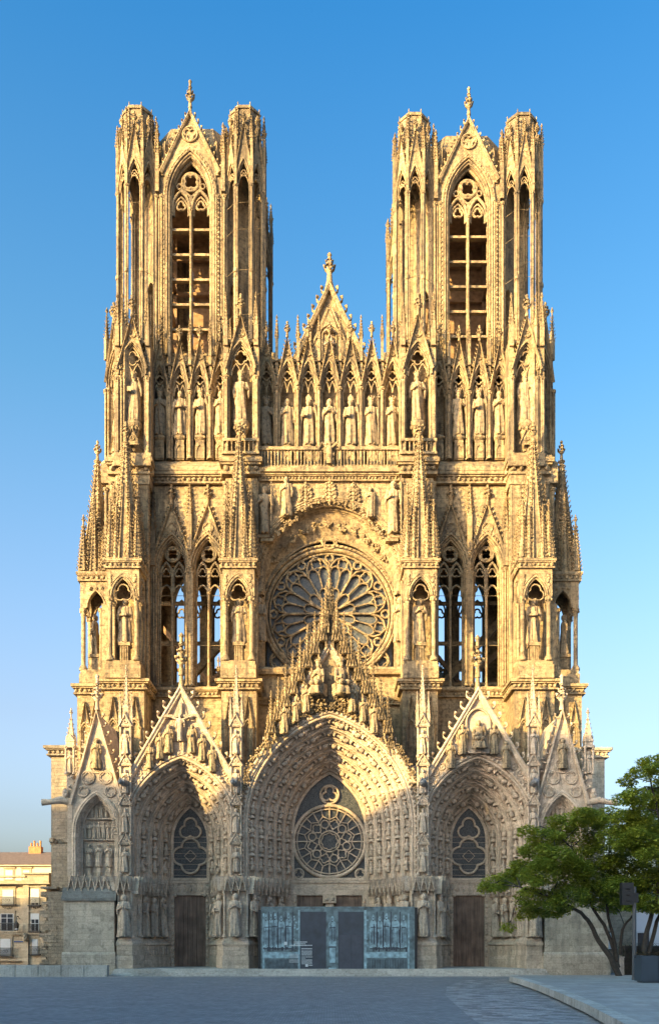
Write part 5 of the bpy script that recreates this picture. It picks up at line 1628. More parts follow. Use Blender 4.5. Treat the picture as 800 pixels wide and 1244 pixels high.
# porch statues
CP = 'porch statues'
ordw = ['first', 'second', 'third', 'fourth']
kinds = ['robed', 'apostle', 'veiled', 'prophet', 'bishop', 'orant', 'king_cross', 'pilgrim', 'youth_pray', 'saint_halo', 'robed', 'veiled']
KI = 0
for xc, w, wi, nm in ((-12.7, 4.85, 1.8, 'townhouse side door'), (12.7, 4.85, 1.8, 'tree side door')):
    for sg in (-1, 1):
        A = Vector((xc + sg * (w - .1), YF + .3)); B = Vector((xc + sg * (wi + .55), YF + 4.9))
        d = (B - A).normalized(); nrm = Vector((-sg * abs(d.y), -abs(d.x)))
        for i in range(4):
            t = (i + .6) / 4.2
            p = A.lerp(B, t) + nrm * .42
            k = kinds[KI % 12]; KI += 1
            jm = 'townhouse-facing jamb' if sg > 0 else 'tree-facing jamb'
            statue(k, p.x, p.y, 3.25, 3.5 + .1 * (i % 2), '%s porch statue, %s, %s from the door on the %s' % ({'robed': 'robed', 'apostle': 'bearded', 'veiled': 'veiled', 'prophet': 'bearded', 'bishop': 'mitred', 'orant': 'haloed', 'king_cross': 'crowned', 'pilgrim': 'staff-bearing', 'youth_pray': 'praying', 'saint_halo': 'haloed'}[k], nm, ordw[3 - i], jm), CP, -sg * -.75)
for xc, nm in ((-7.95, 'beside the hoarding, townhouse side'), (7.95, 'beside the hoarding, tree side')):
    for dx, y, r, k, l in ((0, -8.12, 0, 'virgin', 'veiled haloed statue on the pier front'), (-1.5, -7.15, -.95, 'apostle', 'bearded statue on the townhouse-facing pier corner'), (1.5, -7.15, .95, 'bishop', 'mitred statue on the tree-facing pier corner')):
        statue(k, xc + dx, y, 3.25, 3.7, l + ' ' + nm, CP, r)
for xc, nm in ((-17.35, 'townhouse'), (17.35, 'tree')):
    statue('veiled', xc, -8.1, 3.25, 3.6, 'pale worn statue on the narrow pier beside the plain %s end plinth' % nm, CP)
for sg, nm in ((-1, 'townhouse'), (1, 'tree')):
    A = Vector((sg * 7.0, YF + .3)); B = Vector((sg * 4.1, YF + 4.9))
    for i in range(3):
        p = A.lerp(B, (i + .5) / 3.2) + Vector((-sg * .35, -.25))
        statue(kinds[(i * 3 + (sg > 0)) % 12], p.x, p.y, 3.25, 3.6, 'half hidden statue behind the hoarding, %s side jamb, %s from the door' % (nm, ordw[2 - i]), CP, sg * .75)
# ================================================================== setting
def pave_mat(name, c1, c2, sx, sy, bump=.5, rough=.75, mortar=.45, wave=False):
    m, nt, b = mat_new(name)
    pos = nt.nodes.new('ShaderNodeNewGeometry').outputs['Position']
    vec = pos
    if wave:
        mp = nt.nodes.new('ShaderNodeMapping'); mp.inputs['Rotation'].default_value = (0, 0, radians(28)); nt.links.new(pos, mp.inputs['Vector']); vec = mp.outputs[0]
    br = nt.nodes.new('ShaderNodeTexBrick'); nt.links.new(vec, br.inputs['Vector'])
    br.inputs['Scale'].default_value = 1; br.inputs['Brick Width'].default_value = sx; br.inputs['Row Height'].default_value = sy
    br.inputs['Mortar Size'].default_value = .012; br.inputs['Mortar Smooth'].default_value = .5; br.inputs['Bias'].default_value = 0
    br.inputs['Color1'].default_value = (*c1, 1); br.inputs['Color2'].default_value = (*c2, 1); br.inputs['Mortar'].default_value = (*[x * mortar for x in c1], 1)
    n = nt.nodes.new('ShaderNodeTexNoise'); n.inputs['Scale'].default_value = .6; n.inputs['Detail'].default_value = 8; n.inputs['Roughness'].default_value = .65; nt.links.new(pos, n.inputs['Vector'])
    n3 = nt.nodes.new('ShaderNodeTexNoise'); n3.inputs['Scale'].default_value = 1.0; n3.inputs['Detail'].default_value = 5; n3.inputs['Roughness'].default_value = .7
    mp3 = nt.nodes.new('ShaderNodeMapping'); mp3.inputs['Scale'].default_value = (2.2, .9, 1); nt.links.new(pos, mp3.inputs['Vector']); nt.links.new(mp3.outputs[0], n3.inputs['Vector'])
    brk = mixc(nt, 1, br.outputs[0], ramp(nt, n3.outputs[0], [(.32, .86), (.68, 1.12)]), 'MULTIPLY')
    col = mixc(nt, 1, brk, ramp(nt, n.outputs[0], [(.3, .80), (.7, 1.15)]), 'MULTIPLY')
    nt.links.new(col, b.inputs['Base Color']); b.inputs['Roughness'].default_value = rough
    bp = nt.nodes.new('ShaderNodeBump'); bp.inputs['Strength'].default_value = bump; bp.inputs['Distance'].default_value = .02
    n2 = nt.nodes.new('ShaderNodeTexNoise'); n2.inputs['Scale'].default_value = 9; n2.inputs['Detail'].default_value = 5; nt.links.new(pos, n2.inputs['Vector'])
    ma = nt.nodes.new('ShaderNodeMath'); ma.operation = 'ADD'; nt.links.new(n2.outputs[0], ma.inputs[0]); nt.links.new(br.outputs['Fac'], ma.inputs[1]); ma.inputs[1].default_value = 0
    s_ = nt.nodes.new('ShaderNodeMath'); s_.operation = 'SUBTRACT'; nt.links.new(n2.outputs[0], s_.inputs[0]); nt.links.new(br.outputs['Fac'], s_.inputs[1])
    nt.links.new(s_.outputs[0], bp.inputs['Height']); nt.links.new(bp.outputs[0], b.inputs['Normal'])
    return m
SETTS = pave_mat('small_setts', (.30, .295, .292), (.195, .193, .195), .22, .16, .9, .75, .35)
COBBLE = pave_mat('old_cobbles', (.42, .41, .40), (.13, .13, .132), .62, .30, 1.0, .6, .25, True)
SLAB = pave_mat('pale_slabs', (.36, .335, .305), (.29, .27, .25), 1.4, .8, .15, .8, .6)
KERBST = stone_mat('kerb_stone', (.60, .56, .50), (.50, .465, .42), course=(1.5, 2.0), mortar=.5, bump=.1, streak=.4)

m = MB(); m.add([(-1500, -600, 0), (1500, -600, 0), (1500, 3000, 0), (-1500, 3000, 0)], [(0, 1, 2, 3)])
tag(obj('ground', m, SETTS), kind='structure')
# patch of rough cobbles running out from the raised terrace
pts = [(PX(535, -34), -36), (PX(545, -28), -27), (PX(570, -22), -18.5), (13.2, -13.5), (14.2, -24), (13.4, -30), (12.2, -40), (10.6, -52), (9.0, -62), (5.2, -62), (5.4, -50)]
m = MB(); m.add([(x, y, .006) for x, y in pts], [tuple(range(len(pts)))])
tag(obj('cobbled_path', m, COBBLE), kind='structure')
# gutter strip and steps in front of the cathedral
m = MB(); m.box(-26, 30, -12.6, -11.2, -.1, .012); tag(obj('pavement', m, SLAB), kind='structure')
m = MB()
for k in range(4): m.box(-17.9 - .0, 18.0, -10.6 + k * .42, 0, -.1, .138 * (k + 1))
tag(obj('entrance_steps', m, KERBST), kind='structure')
# raised terrace with curved edge
edge = [(40, -19.5), (13.6, -19.5), (13.1, -21.5), (12.95, -24), (12.75, -28), (12.3, -34), (11.6, -41), (10.7, -49), (9.7, -56), (8.6, -63), (8.4, -66), (40, -66)]
m = MB(); m.prism_z(edge, .03, .45); tag(obj('terrace', m, SLAB), kind='structure')
m = MB()
E = edge[1:11]
for a, b in zip(E[:-1], E[1:]):
    L = math.hypot(b[0] - a[0], b[1] - a[1]); n = max(1, round(L / 1.25))
    ux, uy = (b[0] - a[0]) / L, (b[1] - a[1]) / L; nx, ny = uy, -ux
    for i in range(n):
        p = (a[0] + ux * (L * i / n + .012), a[1] + uy * (L * i / n + .012)); q = (a[0] + ux * (L * (i + 1) / n - .012), a[1] + uy * (L * (i + 1) / n - .012))
        m.prism_z([(p[0] - .0 * nx, p[1]), (q[0], q[1]), (q[0] - nx * -.55, q[1] - ny * -.55), (p[0] - nx * -.55, p[1] - ny * -.55)], .10, .462)
m2 = MB()
tag(obj('terrace_kerb', m, KERBST), kind='structure')

# low stone wall on the other side
w = tag(empty('low_wall', (-22, -11.4, 0)), 'low wall of long pale stone blocks on the plaza before the townhouse', 'wall')
m = MB()
for i in range(12):
    x = 22 - 17.9 - .0 - (i + 1) * 1.85
    m.box(x + .02, x + 1.83, -.35, .35, 0, .93)
m.box(22 - 17.9 - .015, 22 - 17.9, -.35, .35, 0, .93)
obj('stone_block', m, KERBST, w)

# ---------------------------------------------------------------- printed hoarding
PRINT_D = plain_mat('printed_dark', (.030, .045, .065), .35, 0, .25, 1.5, .0)
PRINT_M = plain_mat('printed_teal', (.105, .16, .18), .35, 0, .55, 2.2, .0)
PRINT_L = plain_mat('printed_pale_blue', (.22, .34, .39), .35, 0, .5, 3.0, .0)
WHITE = plain_mat('white_ink', (.55, .60, .62), .5, 0, .05, 3, 0)
BLACK = plain_mat('black_panel', (.008, .009, .011), .5, 0, .1, 2, 0)
H0, H1, HY, HT = -5.75, 7.15, -8.55, 5.72
hd = tag(empty('hoarding', (.6, HY, .1)), 'long hoarding printed with a blue picture of doors and statues before the central porch', 'hoarding')
def hp(name, mb, mat):
    mb.V = [(x - .6, y - HY, z - .1) for x, y, z in mb.V]
    return obj(name, mb, mat, hd)
m = MB(); m.box(H0, H1, HY, HY + .25, .1, HT); m.box(H0, H1, HY - .05, HY + .3, HT - .06, HT + .06)
hp('panel', m, PRINT_M)
m = MB(); m.box(H1 + .003, H1 + .22, HY - .01, HY + 1.9, .1, HT - .02)
hp('return_panel', m, BLACK)
m = MB(); m.box(H0 - .25, H0 - .003, HY + .02, HY + 2.4, .1, HT - .2)
hp('return_panel', m, BLACK)
y = HY - .004
def hx(px): return PX(px, HY)
def hz(py): return PZ(py, HY)
LAY = [0]
def flat(mb, x0, x1, z0, z1, k=0):
    LAY[0] += 1; mb.box(x0, x1, y - .010 - .00012 * LAY[0], y + .002, z0, z1)
m = MB(); flat(m, hx(364.5), hx(396), hz(1184), hz(1108)); flat(m, hx(410.5), hx(441.5), hz(1184), hz(1108)); hp('printed_door', m, PRINT_D)
m = MB(); flat(m, hx(412.5), hx(426), hz(1184), hz(1136), 1); flat(m, hx(427), hx(440), hz(1184), hz(1136), 1); hp('hoarding_door', m, plain_mat('door_print', (.042, .055, .078), .35, 0, .2, 2, 0))
m = MB()
R = random.Random(9)
SHD = []
def pstatue(mb, cx, zb, zt, wd):
    h = zt - zb
    prof = [(-.5, 0), (-.55, .2), (-.45, .5), (-.55, .72), (-.38, .80), (-.13, .83), (-.2, .9), (-.12, .99), (.12, .99), (.2, .9), (.13, .83), (.4, .79), (.55, .70), (.45, .5), (.52, .2), (.5, 0)]
    LAY[0] += 1; mb.prism_y([(cx + x * wd, zb + zz * h) for x, zz in prof][::-1], y - .010 - .00012 * LAY[0], y)
    SHD.append((cx, zb, h, wd))
for cx, wd in ((323, 7), (329, 6), (334, 8), (341.5, 8.5), (350.5, 8.5), (453, 8), (461, 7), (469, 9), (480, 10), (490, 7)):
    pstatue(m, hx(cx), hz(1152), hz(1110 + R.uniform(-1, 3)), wd * .0692)
pstatue(m, hx(403.5), hz(1150), hz(1113), .62)
for a, b in ((362, 364), (397, 410), (442, 445)):
    flat(m, hx(a), hx(b), hz(1184), hz(1106)) if b - a < 4 else None
flat(m, hx(399), hx(408), hz(1182), hz(1176)); flat(m, hx(400), hx(407), hz(1170), hz(1152))
flat(m, hx(320), hx(363), hz(1164.5), hz(1157)); flat(m, hx(444), hx(494), hz(1164), hz(1157)); flat(m, hx(321), hx(362), hz(1183), hz(1178)); flat(m, hx(446), hx(496), hz(1183), hz(1178))
for a, b in ((319, 321), (495, 497)): flat(m, hx(a), hx(b), hz(1183), hz(1110))
for k in range(26):
    x = R.choice([R.uniform(353, 362), R.uniform(443, 449)]); zz = R.uniform(1112, 1150); flat(m, hx(x), hx(x + 2), hz(zz + 2), hz(zz))
hp('printed_statue', m, PRINT_L)
m = MB()
for a in (325.7, 331.5, 337, 346, 355, 457, 464.5, 474, 485): flat(m, hx(a), hx(a + 1.2), hz(1155), hz(1108))
for k in range(30):
    x = R.choice([R.uniform(320, 360), R.uniform(446, 494)]); flat(m, hx(x), hx(x + R.uniform(1, 3)), hz(R.uniform(1153, 1157)), hz(1151))
for k in range(24):
    x = 323 + k * 1.6; flat(m, hx(x), hx(x + .6), hz(1177), hz(1166)); x = 447 + k * 2; flat(m, hx(x), hx(x + .7), hz(1177), hz(1166))
for cx, zb, h, wd in SHD:                       # printed drapery folds, arms and faces
    for k in range(5):
        xx = cx + (k - 2) * wd * .2 + R.uniform(-.03, .03); z0_ = zb + h * R.uniform(.02, .2)
        flat(m, xx, xx + wd * R.uniform(.05, .10), z0_, zb + h * R.uniform(.45, .72))
    flat(m, cx - wd * .4, cx + wd * .35, zb + h * .60, zb + h * .625); flat(m, cx - wd * .12, cx + wd * .1, zb + h * .80, zb + h * .83); flat(m, cx - wd * .10, cx + wd * .12, zb + h * .89, zb + h * .91)
    flat(m, cx - wd * .5, cx + wd * .5, zb - .10, zb - .02)
hp('printed_shadow', m, PRINT_D)
m = MB()
def line(x0, x1, py, h=.35, gap=True):
    x = x0
    while x < x1:
        L = min(R.uniform(.5, 1.6), x1 - x); flat(m, hx(x), hx(x + L), hz(py + h), hz(py - h), 2); x += L + .35
line(357, 373, 1144.8, .55); line(357, 371, 1147, .45); line(352, 379, 1148.9, .6)
line(366, 379, 1153, .6)
for k in range(6): line(366, 379, 1155.5 + k * 1.05, .26)
line(366, 379.5, 1163, .4); line(366, 371, 1164.6, .3)
for k in range(6): line(366, 379, 1166.2 + k * 1.05, .26)
for k in range(5): line(352, 362.5, 1159.5 + k * 1.1, .24)
for k in range(4): line(351, 363, 1166.4 + k * 1.1, .24)
flat(m, hx(345), hx(348.6), hz(1148.5), hz(1144.5), 2); flat(m, hx(370.8), hx(374), hz(1174.8), hz(1171.8), 2); line(375, 379.5, 1173.2, .5)
hp('printed_text', m, WHITE)

# ---------------------------------------------------------------- townhouse beyond the flank
HSTONE = stone_mat('house_stone', (.46, .39, .29), (.40, .335, .245), course=(1.1, .42), mortar=.7, streak=.35, bump=.25)
PLASTER = plain_mat('cream_plaster', (.55, .48, .37), .85, 0, .08, 1, .05)
SHUTTER = plain_mat('pale_shutter', (.42, .45, .48), .5, 0, .06, 5, .0)
PANE = plain_mat('window_pane', (.03, .035, .045), .12, 0, .2, 2, .05)
TILE = plain_mat('brown_roof', (.13, .095, .082), .8, 0, .25, 3, .2)
BRICK = plain_mat('orange_brick', (.40, .17, .07), .85, 0, .3, 3, .2)
HYY = 24.0
def ux(px): return PX(px, HYY)
def uz(py): return PZ(py, HYY)
th = tag(empty('townhouse', (-37, HYY, 0)), 'pale stone townhouse with shuttered windows and a brown hipped roof', 'house')
def tp(name, mb, mat, parent=None, org=(-37, HYY, 0)):
    mb.V = [(x - org[0], y_ - org[1], z - org[2]) for x, y_, z in mb.V]
    return obj(name, mb, mat, parent or th)
xr = ux(59); xc_ = ux(29)
m = MB()
m.box(-62, xc_ + .3, HYY + .4, HYY + 12, 0, uz(1070)); m.box(xc_, xr, HYY, HYY + 12, 0, uz(1071))
for py, p in ((1134, .35), (1073, .5), (1131.5, .15)): m.box(-62, xr + p * .5, HYY - p + (0), HYY + 1, uz(py + 1.6), uz(py))
m.box(-62, xr + .1, HYY + .2, HYY + 3, uz(1169.5), 0.9) if False else None
for k in range(9): m.box(-62, xr + .01, HYY - .02 + .0, HYY + .5, uz(1168 - k * 3.8), uz(1168 - k * 3.8 - 3.3))
m.box(-62, xc_ + .2, HYY - .1, HYY + 1, uz(1066), uz(1064)); m.box(xc_ - .2, xr + .1, HYY - .2, HYY + 2, uz(1062.5), uz(1060.5)); m.box(xc_, xr, HYY + .05, HYY + 2, uz(1071), uz(1062))
for px in (32, 53.5): 
    m.box(ux(px) - .35, ux(px) + .35, HYY - .2, HYY + .3, uz(1131), uz(1075)); m.ball((ux(px), HYY - .45, uz(1139)), .35, .4, .5, 7, 5, .2); m.box(ux(px) - .3, ux(px) + .3, HYY - .25, HYY + .3, 0, uz(1142))
for px, py in ((7, 1104), (43, 1104), (43, 1134), (6, 1134)):
    for k in range(5): m.ball((ux(px) + (k - 2) * .25, HYY - .05 + (.35 if px < 20 else 0), uz(py) + abs(k - 2) * .1), .12, .1, .12, 5, 4, .2)
tp('wall', m, HSTONE)
m = MB(); m.box(-62, ux(53), HYY + 6, HYY + 18, 8, uz(1046)); m.box(-62, ux(53) + .4, HYY + 5.6, HYY + 18, uz(1047.5), uz(1046)); tp('attic_wall', m, PLASTER)
m = MB()
z0, z1 = uz(1046), uz(1031) + .6
m.add([(-64, HYY + 5.5, z0), (ux(53) + .5, HYY + 5.5, z0), (ux(53) + .5, HYY + 18, z0), (-64, HYY + 18, z0), (-58, HYY + 11, z1), (ux(42), HYY + 11, z1)], [(0, 1, 5, 4), (1, 2, 5), (2, 3, 4, 5), (3, 0, 4), (0, 3, 2, 1)])
rf = tp('roof', m, TILE)
for px in (7, 58):
    m = MB(); x = ux(px); m.box(x - .7, x + .9, HYY + 10.4, HYY + 11.4, z1 - 3 if px > 50 else z1 - .6, z1 + .7)
    for k in range(4): m.col(x - .5 + k * .4, HYY + 10.9, .14, z1 + .7, z1 + 1.2 + .3 * (k % 2), 6)
    tp('chimney', m, BRICK, rf)
def window(px0, px1, py0, py1, yf, shut, balc, arch=False):
    x0, x1, z0, z1 = ux(px0), ux(px1), uz(py1), uz(py0)
    f = MB(); f.box(x0 - .2, x1 + .2, yf - .06, yf + .02, z0 - .15, z1 + .25); f.box(x0 - .3, x1 + .3, yf - .16, yf + .02, z1 + .25, z1 + .4)
    if arch: f.arch((x0 + x1) / 2, (x1 - x0) / 2 + .15, (x1 - x0) / 2 * .5, z1, z0, [(0, yf - .10), (.25, yf - .10), (.25, yf)], 8)
    fo = tp('window', f, HSTONE)
    g = MB(); g.box(x0, x1, yf - .075, yf - .062, z0, z1); 
    obj_ = tp('pane', g, PANE, fo)
    s_ = MB(); zz = z0 + (z1 - z0) * (1 - shut)
    if shut > .02:
        s_.box(x0 + .03, x1 - .03, yf - .11, yf - .078, zz, z1)
        k = zz
        while k < z1 - .1: s_.box(x0 + .03, x1 - .03, yf - .118, yf - .109, k, k + .03); k += .12
    if shut < .9:
        n = 4 if x1 - x0 > 1.5 else 2
        for i in range(n + 1):
            x = x0 + (x1 - x0) * i / n; s_.box(x - .04, x + .04, yf - .105, yf - .07, z0, z1)
        for q in (0, .45, .75, 1): s_.box(x0, x1, yf - .1, yf - .071, z0 + (z1 - z0) * q - .03, z0 + (z1 - z0) * q + .03)
    tp('shutter', s_, SHUTTER, fo)
    if balc:
        b = MB(); yb = yf - .45
        b.box(x0 - .3, x1 + .3, yb, yf, z0 - .12, z0)
        b.box(x0 - .25, x1 + .25, yb + .02, yb + .06, z0 + .85, z0 + .92); b.box(x0 - .25, x1 + .25, yb + .02, yb + .06, z0 + .1, z0 + .15)
        k = x0 - .25
        while k < x1 + .25:
            b.box(k, k + .03, yb + .03, yb + .05, z0, z0 + .9); k += .11
        for q in range(int((x1 - x0) / .35)):
            b.ring(x0 + .2 + q * .35, z0 + .5, .14, .02, yb + .04, 8, 4)
        tp('balcony_railing', b, DARKIRON, fo)
ya = HYY + .38
for px0, px1, py0, py1, yf, sh, bl, ar in ((38, 47.5, 1080.5, 1100, HYY - .01, .85, 1, 0), (38, 47.5, 1110.5, 1132, HYY - .01, .32, 1, 0), (39, 46.5, 1141.5, 1159.5, HYY - .01, 1, 1, 1),
        (1.5, 15.5, 1081, 1099, ya, 1, 1, 0), (0, 15, 1110.5, 1131, ya, .0, 1, 0), (0.5, 13.5, 1141, 1161, ya - .4, 1, 1, 1),
        (-24, -10, 1081, 1099, ya, 1, 1, 0), (-24, -10, 1110.5, 1131, ya, .0, 1, 0), (-24, -10, 1141, 1161, ya - .4, 1, 1, 1)):
    window(px0, px1, py0, py1, yf, sh, bl, ar)
window(7.5, 16.5, 1053, 1064.5, HYY + 5.99, 1, 0)
for px in (-10, -35): window(px - 5, px + 5, 1053, 1064.5, HYY + 5.99, 1, 0)
m = MB(); x = ux(23)
m.box(x - .6, x + .6, HYY + .35 - .03 - .36, HYY + .3 - .3, uz(1145), uz(1143.6)); tp('street_plate', m, plain_mat('blue_enamel', (.03, .07, .2), .3, 0, .05, 2, 0))
ln = tag(empty('wall_lantern', (ux(22), HYY - .2, uz(1127))), 'old iron lantern hanging from a bracket on the townhouse front', 'lantern')
m = MB(); m.tube([(0, .6, 1.0), (0, .2, 1.35), (0, -.25, 1.25), (0, -.35, .75)], .05, 5); obj('bracket', m, DARKIRON, ln)
m = MB(); m.lathe(0, -.35, [(.18, -.35), (.3, .3), (.38, .34), (.12, .62), (.05, .75)], 6, False); obj('lamp_housing', m, DARKIRON, ln)
m = MB(); m.lathe(0, -.35, [(.195, -.28), (.285, .25)], 6, False, .0); obj('lamp_glass', m, SHUTTER, ln)

# ---------------------------------------------------------------- trees
BARK = plain_mat('dark_bark', (.035, .030, .026), .9, 0, .4, 6, .5)
def leaf_mat(name, c1, c2):
    m, nt, b = mat_new(name)
    at = nt.nodes.new('ShaderNodeAttribute'); at.attribute_name = 'tint'
    nt.links.new(mixc(nt, at.outputs['Fac'], c1, c2), b.inputs['Base Color'])
    b.inputs['Roughness'].default_value = .55
    b.inputs['Specular IOR Level'].default_value = .3
    tr = nt.nodes.new('ShaderNodeBsdfTranslucent'); nt.links.new(mixc(nt, at.outputs['Fac'], tuple(x * 1.1 for x in c1), tuple(x * 1.2 for x in c2)), tr.inputs[0])
    mx = nt.nodes.new('ShaderNodeMixShader'); mx.inputs[0].default_value = .45
    nt.links.new(b.outputs[0], mx.inputs[1]); nt.links.new(tr.outputs[0], mx.inputs[2]); nt.links.new(mx.outputs[0], nt.nodes['Material Output'].inputs[0])
    return m
LEAF = leaf_mat('tree_leaf', (.11, .165, .024), (.38, .41, .055))
def leaves_obj(name, clumps, per, size, mat, parent, seed, flat_=.55):
    R = random.Random(seed); V = []; F = []; T = []
    for (cx, cy, cz, r, tint) in clumps:
        for i in range(int(per * r * r)):
            # leaves on drooping layered sprays
            while True:
                x, y_, z = R.uniform(-1, 1), R.uniform(-1, 1), R.uniform(-1, 1)
                q = x * x + y_ * y_ + z * z
                if q <= 1 and q > R.random() * .6: break
            px, py, pz = cx + x * r, cy + y_ * r, cz + z * r * flat_
            a = R.uniform(0, 2 * pi); s_ = size * R.uniform(.55, 1.25); tl = R.uniform(-.8, .35)
            d = Vector((cos(a) * cos(tl), sin(a) * cos(tl), sin(tl))); u = d.cross(Vector((R.uniform(-.5, .5), R.uniform(-.5, .5), 1))).normalized()
            p = Vector((px, py, pz)); k = len(V)
            V += [p[:], (p + d * s_ * .5 + u * s_ * .30)[:], (p + d * s_)[:], (p + d * s_ * .5 - u * s_ * .30)[:]]
            F.append((k, k + 1, k + 2, k + 3)); T.append(min(1, max(0, tint + R.uniform(-.25, .25))))
    me = bpy.data.meshes.new(name); me.from_pydata(V, [], F); me.materials.append(mat)
    at = me.attributes.new('tint', 'FLOAT', 'FACE'); at.data.foreach_set('value', T)
    o = bpy.data.objects.new(name, me); COL.objects.link(o); o.parent = parent
    return o
def tree(x, y, z, stems, label, seed, per=620, size=.24):
    t = tag(empty('tree', (x, y, z)), label, 'tree')
    R = random.Random(seed); tk = MB(); clumps = []
    for st in stems:
        pts, r0, r1, cls = st
        P = [Vector(p) for p in pts]
        n = len(P)
        # smooth path
        Q = []
        for i in range(n - 1):
            for k in range(4):
                f = k / 4
                a = P[max(i - 1, 0)]; b = P[i]; c = P[i + 1]; d = P[min(i + 2, n - 1)]
                Q.append(.5 * ((2 * b) + (c - a) * f + (2 * a - 5 * b + 4 * c - d) * f * f + (3 * b - a - 3 * c + d) * f ** 3))
        Q.append(P[-1]); m_ = len(Q)
        Q = [q + Vector((R.uniform(-.04, .04), R.uniform(-.04, .04), 0)) for q in Q]
        tk.tube(Q, [r0 + (r1 - r0) * i / (m_ - 1) for i in range(m_)], 8)
        for c in cls:                                   # clump (dx,dy,dz,r,tint)
            c_ = Vector(c[:3]); q = min(Q, key=lambda v: (v - c_).length)
            mid = (q + c_) / 2 + Vector((R.uniform(-.3, .3), R.uniform(-.3, .3), .25))
            tk.tube([q, mid, c_], [min(.05, r1 * .8), .03, .012], 5)
            for k in range(5):
                e = c_ + Vector((R.uniform(-1, 1), R.uniform(-1, 1), R.uniform(-.4, .5))) * c[3]
                tk.tube([mid * .3 + c_ * .7, e], [.025, .008], 4)
            clumps.append(c)
            for k in range(4):                          # satellites break the outline
                a = R.uniform(0, 2 * pi)
                clumps.append((c[0] + cos(a) * c[3] * R.uniform(.6, 1.1), c[1] + sin(a) * c[3] * R.uniform(.6, 1.1), c[2] + R.uniform(-.5, .45) * c[3], c[3] * R.uniform(.35, .6), c[4] + R.uniform(-.25, .3)))
    obj('trunk', tk, BARK, t)
    leaves_obj('crown', clumps, per, size, LEAF, t, seed)
    return t
TYY = -21.0
def tw_(px, py, dy=0.0, base=(752, 1186), z0=.45):
    return (PX(px, TYY + dy) - PX(base[0], TYY), dy, PZ(py, TYY + dy) - z0)
def cl(px, py, r, tint, dy=0.0, base=(752, 1186)): return tw_(px, py, dy, base) + (r, tint)
R0 = random.Random(17)
def spread(pts, base=(752, 1186)):
    out = []
    for px, py, r, t in pts:
        out.append(cl(px, py, r, t, R0.uniform(-2.6, 2.6), base))
    return out
stems = [
    ([tw_(752, 1188), tw_(742, 1166), tw_(727, 1143), tw_(713, 1118), tw_(700, 1106, -1), tw_(668, 1090, -2), tw_(632, 1078, -2)], .24, .05,
     spread([(600, 1072, 1.0, .7), (588, 1080, .55, .85), (625, 1066, 1.3, .6), (648, 1090, 1.4, .55), (640, 1110, .8, .7), (668, 1104, 1.3, .4), (618, 1126, .55, .75), (690, 1090, 1.5, .3), (655, 1062, 1.5, .5), (700, 1070, 1.6, .4), (634, 1052, 1.0, .6), (680, 1050, 1.6, .45)])),
    ([tw_(750, 1176), tw_(744, 1150, .5), tw_(733, 1124, .6), tw_(716, 1096, 1), tw_(700, 1040, 1), tw_(672, 1010, 1)], .17, .045,
     spread([(660, 1018, 1.2, .6), (640, 1008, .7, .7), (650, 1034, 1.2, .5), (690, 1000, 1.4, .65), (712, 992, 1.2, .6), (700, 1024, 1.7, .5), (676, 1040, 1.3, .5), (728, 1004, 1.3, .6)])),
    ([tw_(749, 1168), tw_(745, 1140, .4), tw_(737, 1104, .8), tw_(738, 1060, .5), tw_(742, 1010, .2)], .15, .045,
     spread([(740, 988, 1.0, .65), (752, 1016, 1.6, .5), (735, 1040, 1.7, .4), (758, 1048, 1.6, .35), (722, 1062, 1.6, .45), (748, 1078, 1.5, .3), (766, 1070, 1.4, .3), (770, 1030, 1.2, .45), (725, 1090, 1.4, .25)])),
    ([tw_(753, 1160), tw_(756, 1130, -.5), tw_(768, 1112, -1), tw_(780, 1090, -1)], .13, .04,
     spread([(780, 1084, 1.2, .3), (765, 1096, 1.0, .3), (745, 1100, 1.1, .25)])),
]
tree(PX(752, TYY), TYY, .45, stems, 'many-stemmed green tree leaning over the terrace in front of the tree side door', 5)
B2 = (788, 1180); TYY = -23.0
stems = [
    ([tw_(784, 1190, 0, B2), tw_(782, 1150, 0, B2), tw_(792, 1110, 0, B2), tw_(800, 1070, 0, B2), tw_(800, 1000, .5, B2), tw_(790, 950, .5, B2)], .22, .05,
     spread([(766, 1004, 1.1, .5), (758, 990, .8, .6), (774, 1020, 1.2, .4), (776, 938, .8, .65), (790, 926, .9, .7), (760, 950, .6, .7), (772, 966, 1.0, .6), (800, 940, 1.2, .6), (755, 970, .7, .6), (795, 975, 1.3, .5), (770, 990, 1.0, .55), (812, 960, 1.5, .5), (785, 1005, 1.2, .4), (806, 1000, 1.6, .4), (830, 980, 1.8, .45)], B2)),
    ([tw_(784, 1170, 0, B2), tw_(798, 1120, .5, B2), tw_(815, 1080, .5, B2), tw_(840, 1040, .5, B2)], .16, .05,
     spread([(800, 1040, 1.7, .35), (790, 1070, 1.5, .3), (815, 1070, 1.9, .35), (840, 1030, 2.0, .4), (795, 1098, 1.2, .3), (820, 1104, 1.3, .3), (845, 1075, 2.0, .3), (786, 1030, 1.1, .4)], B2)),
]
tree(PX(788, TYY), TYY, .45, stems, 'taller green tree rising behind the dark planter at the edge of the terrace', 8)

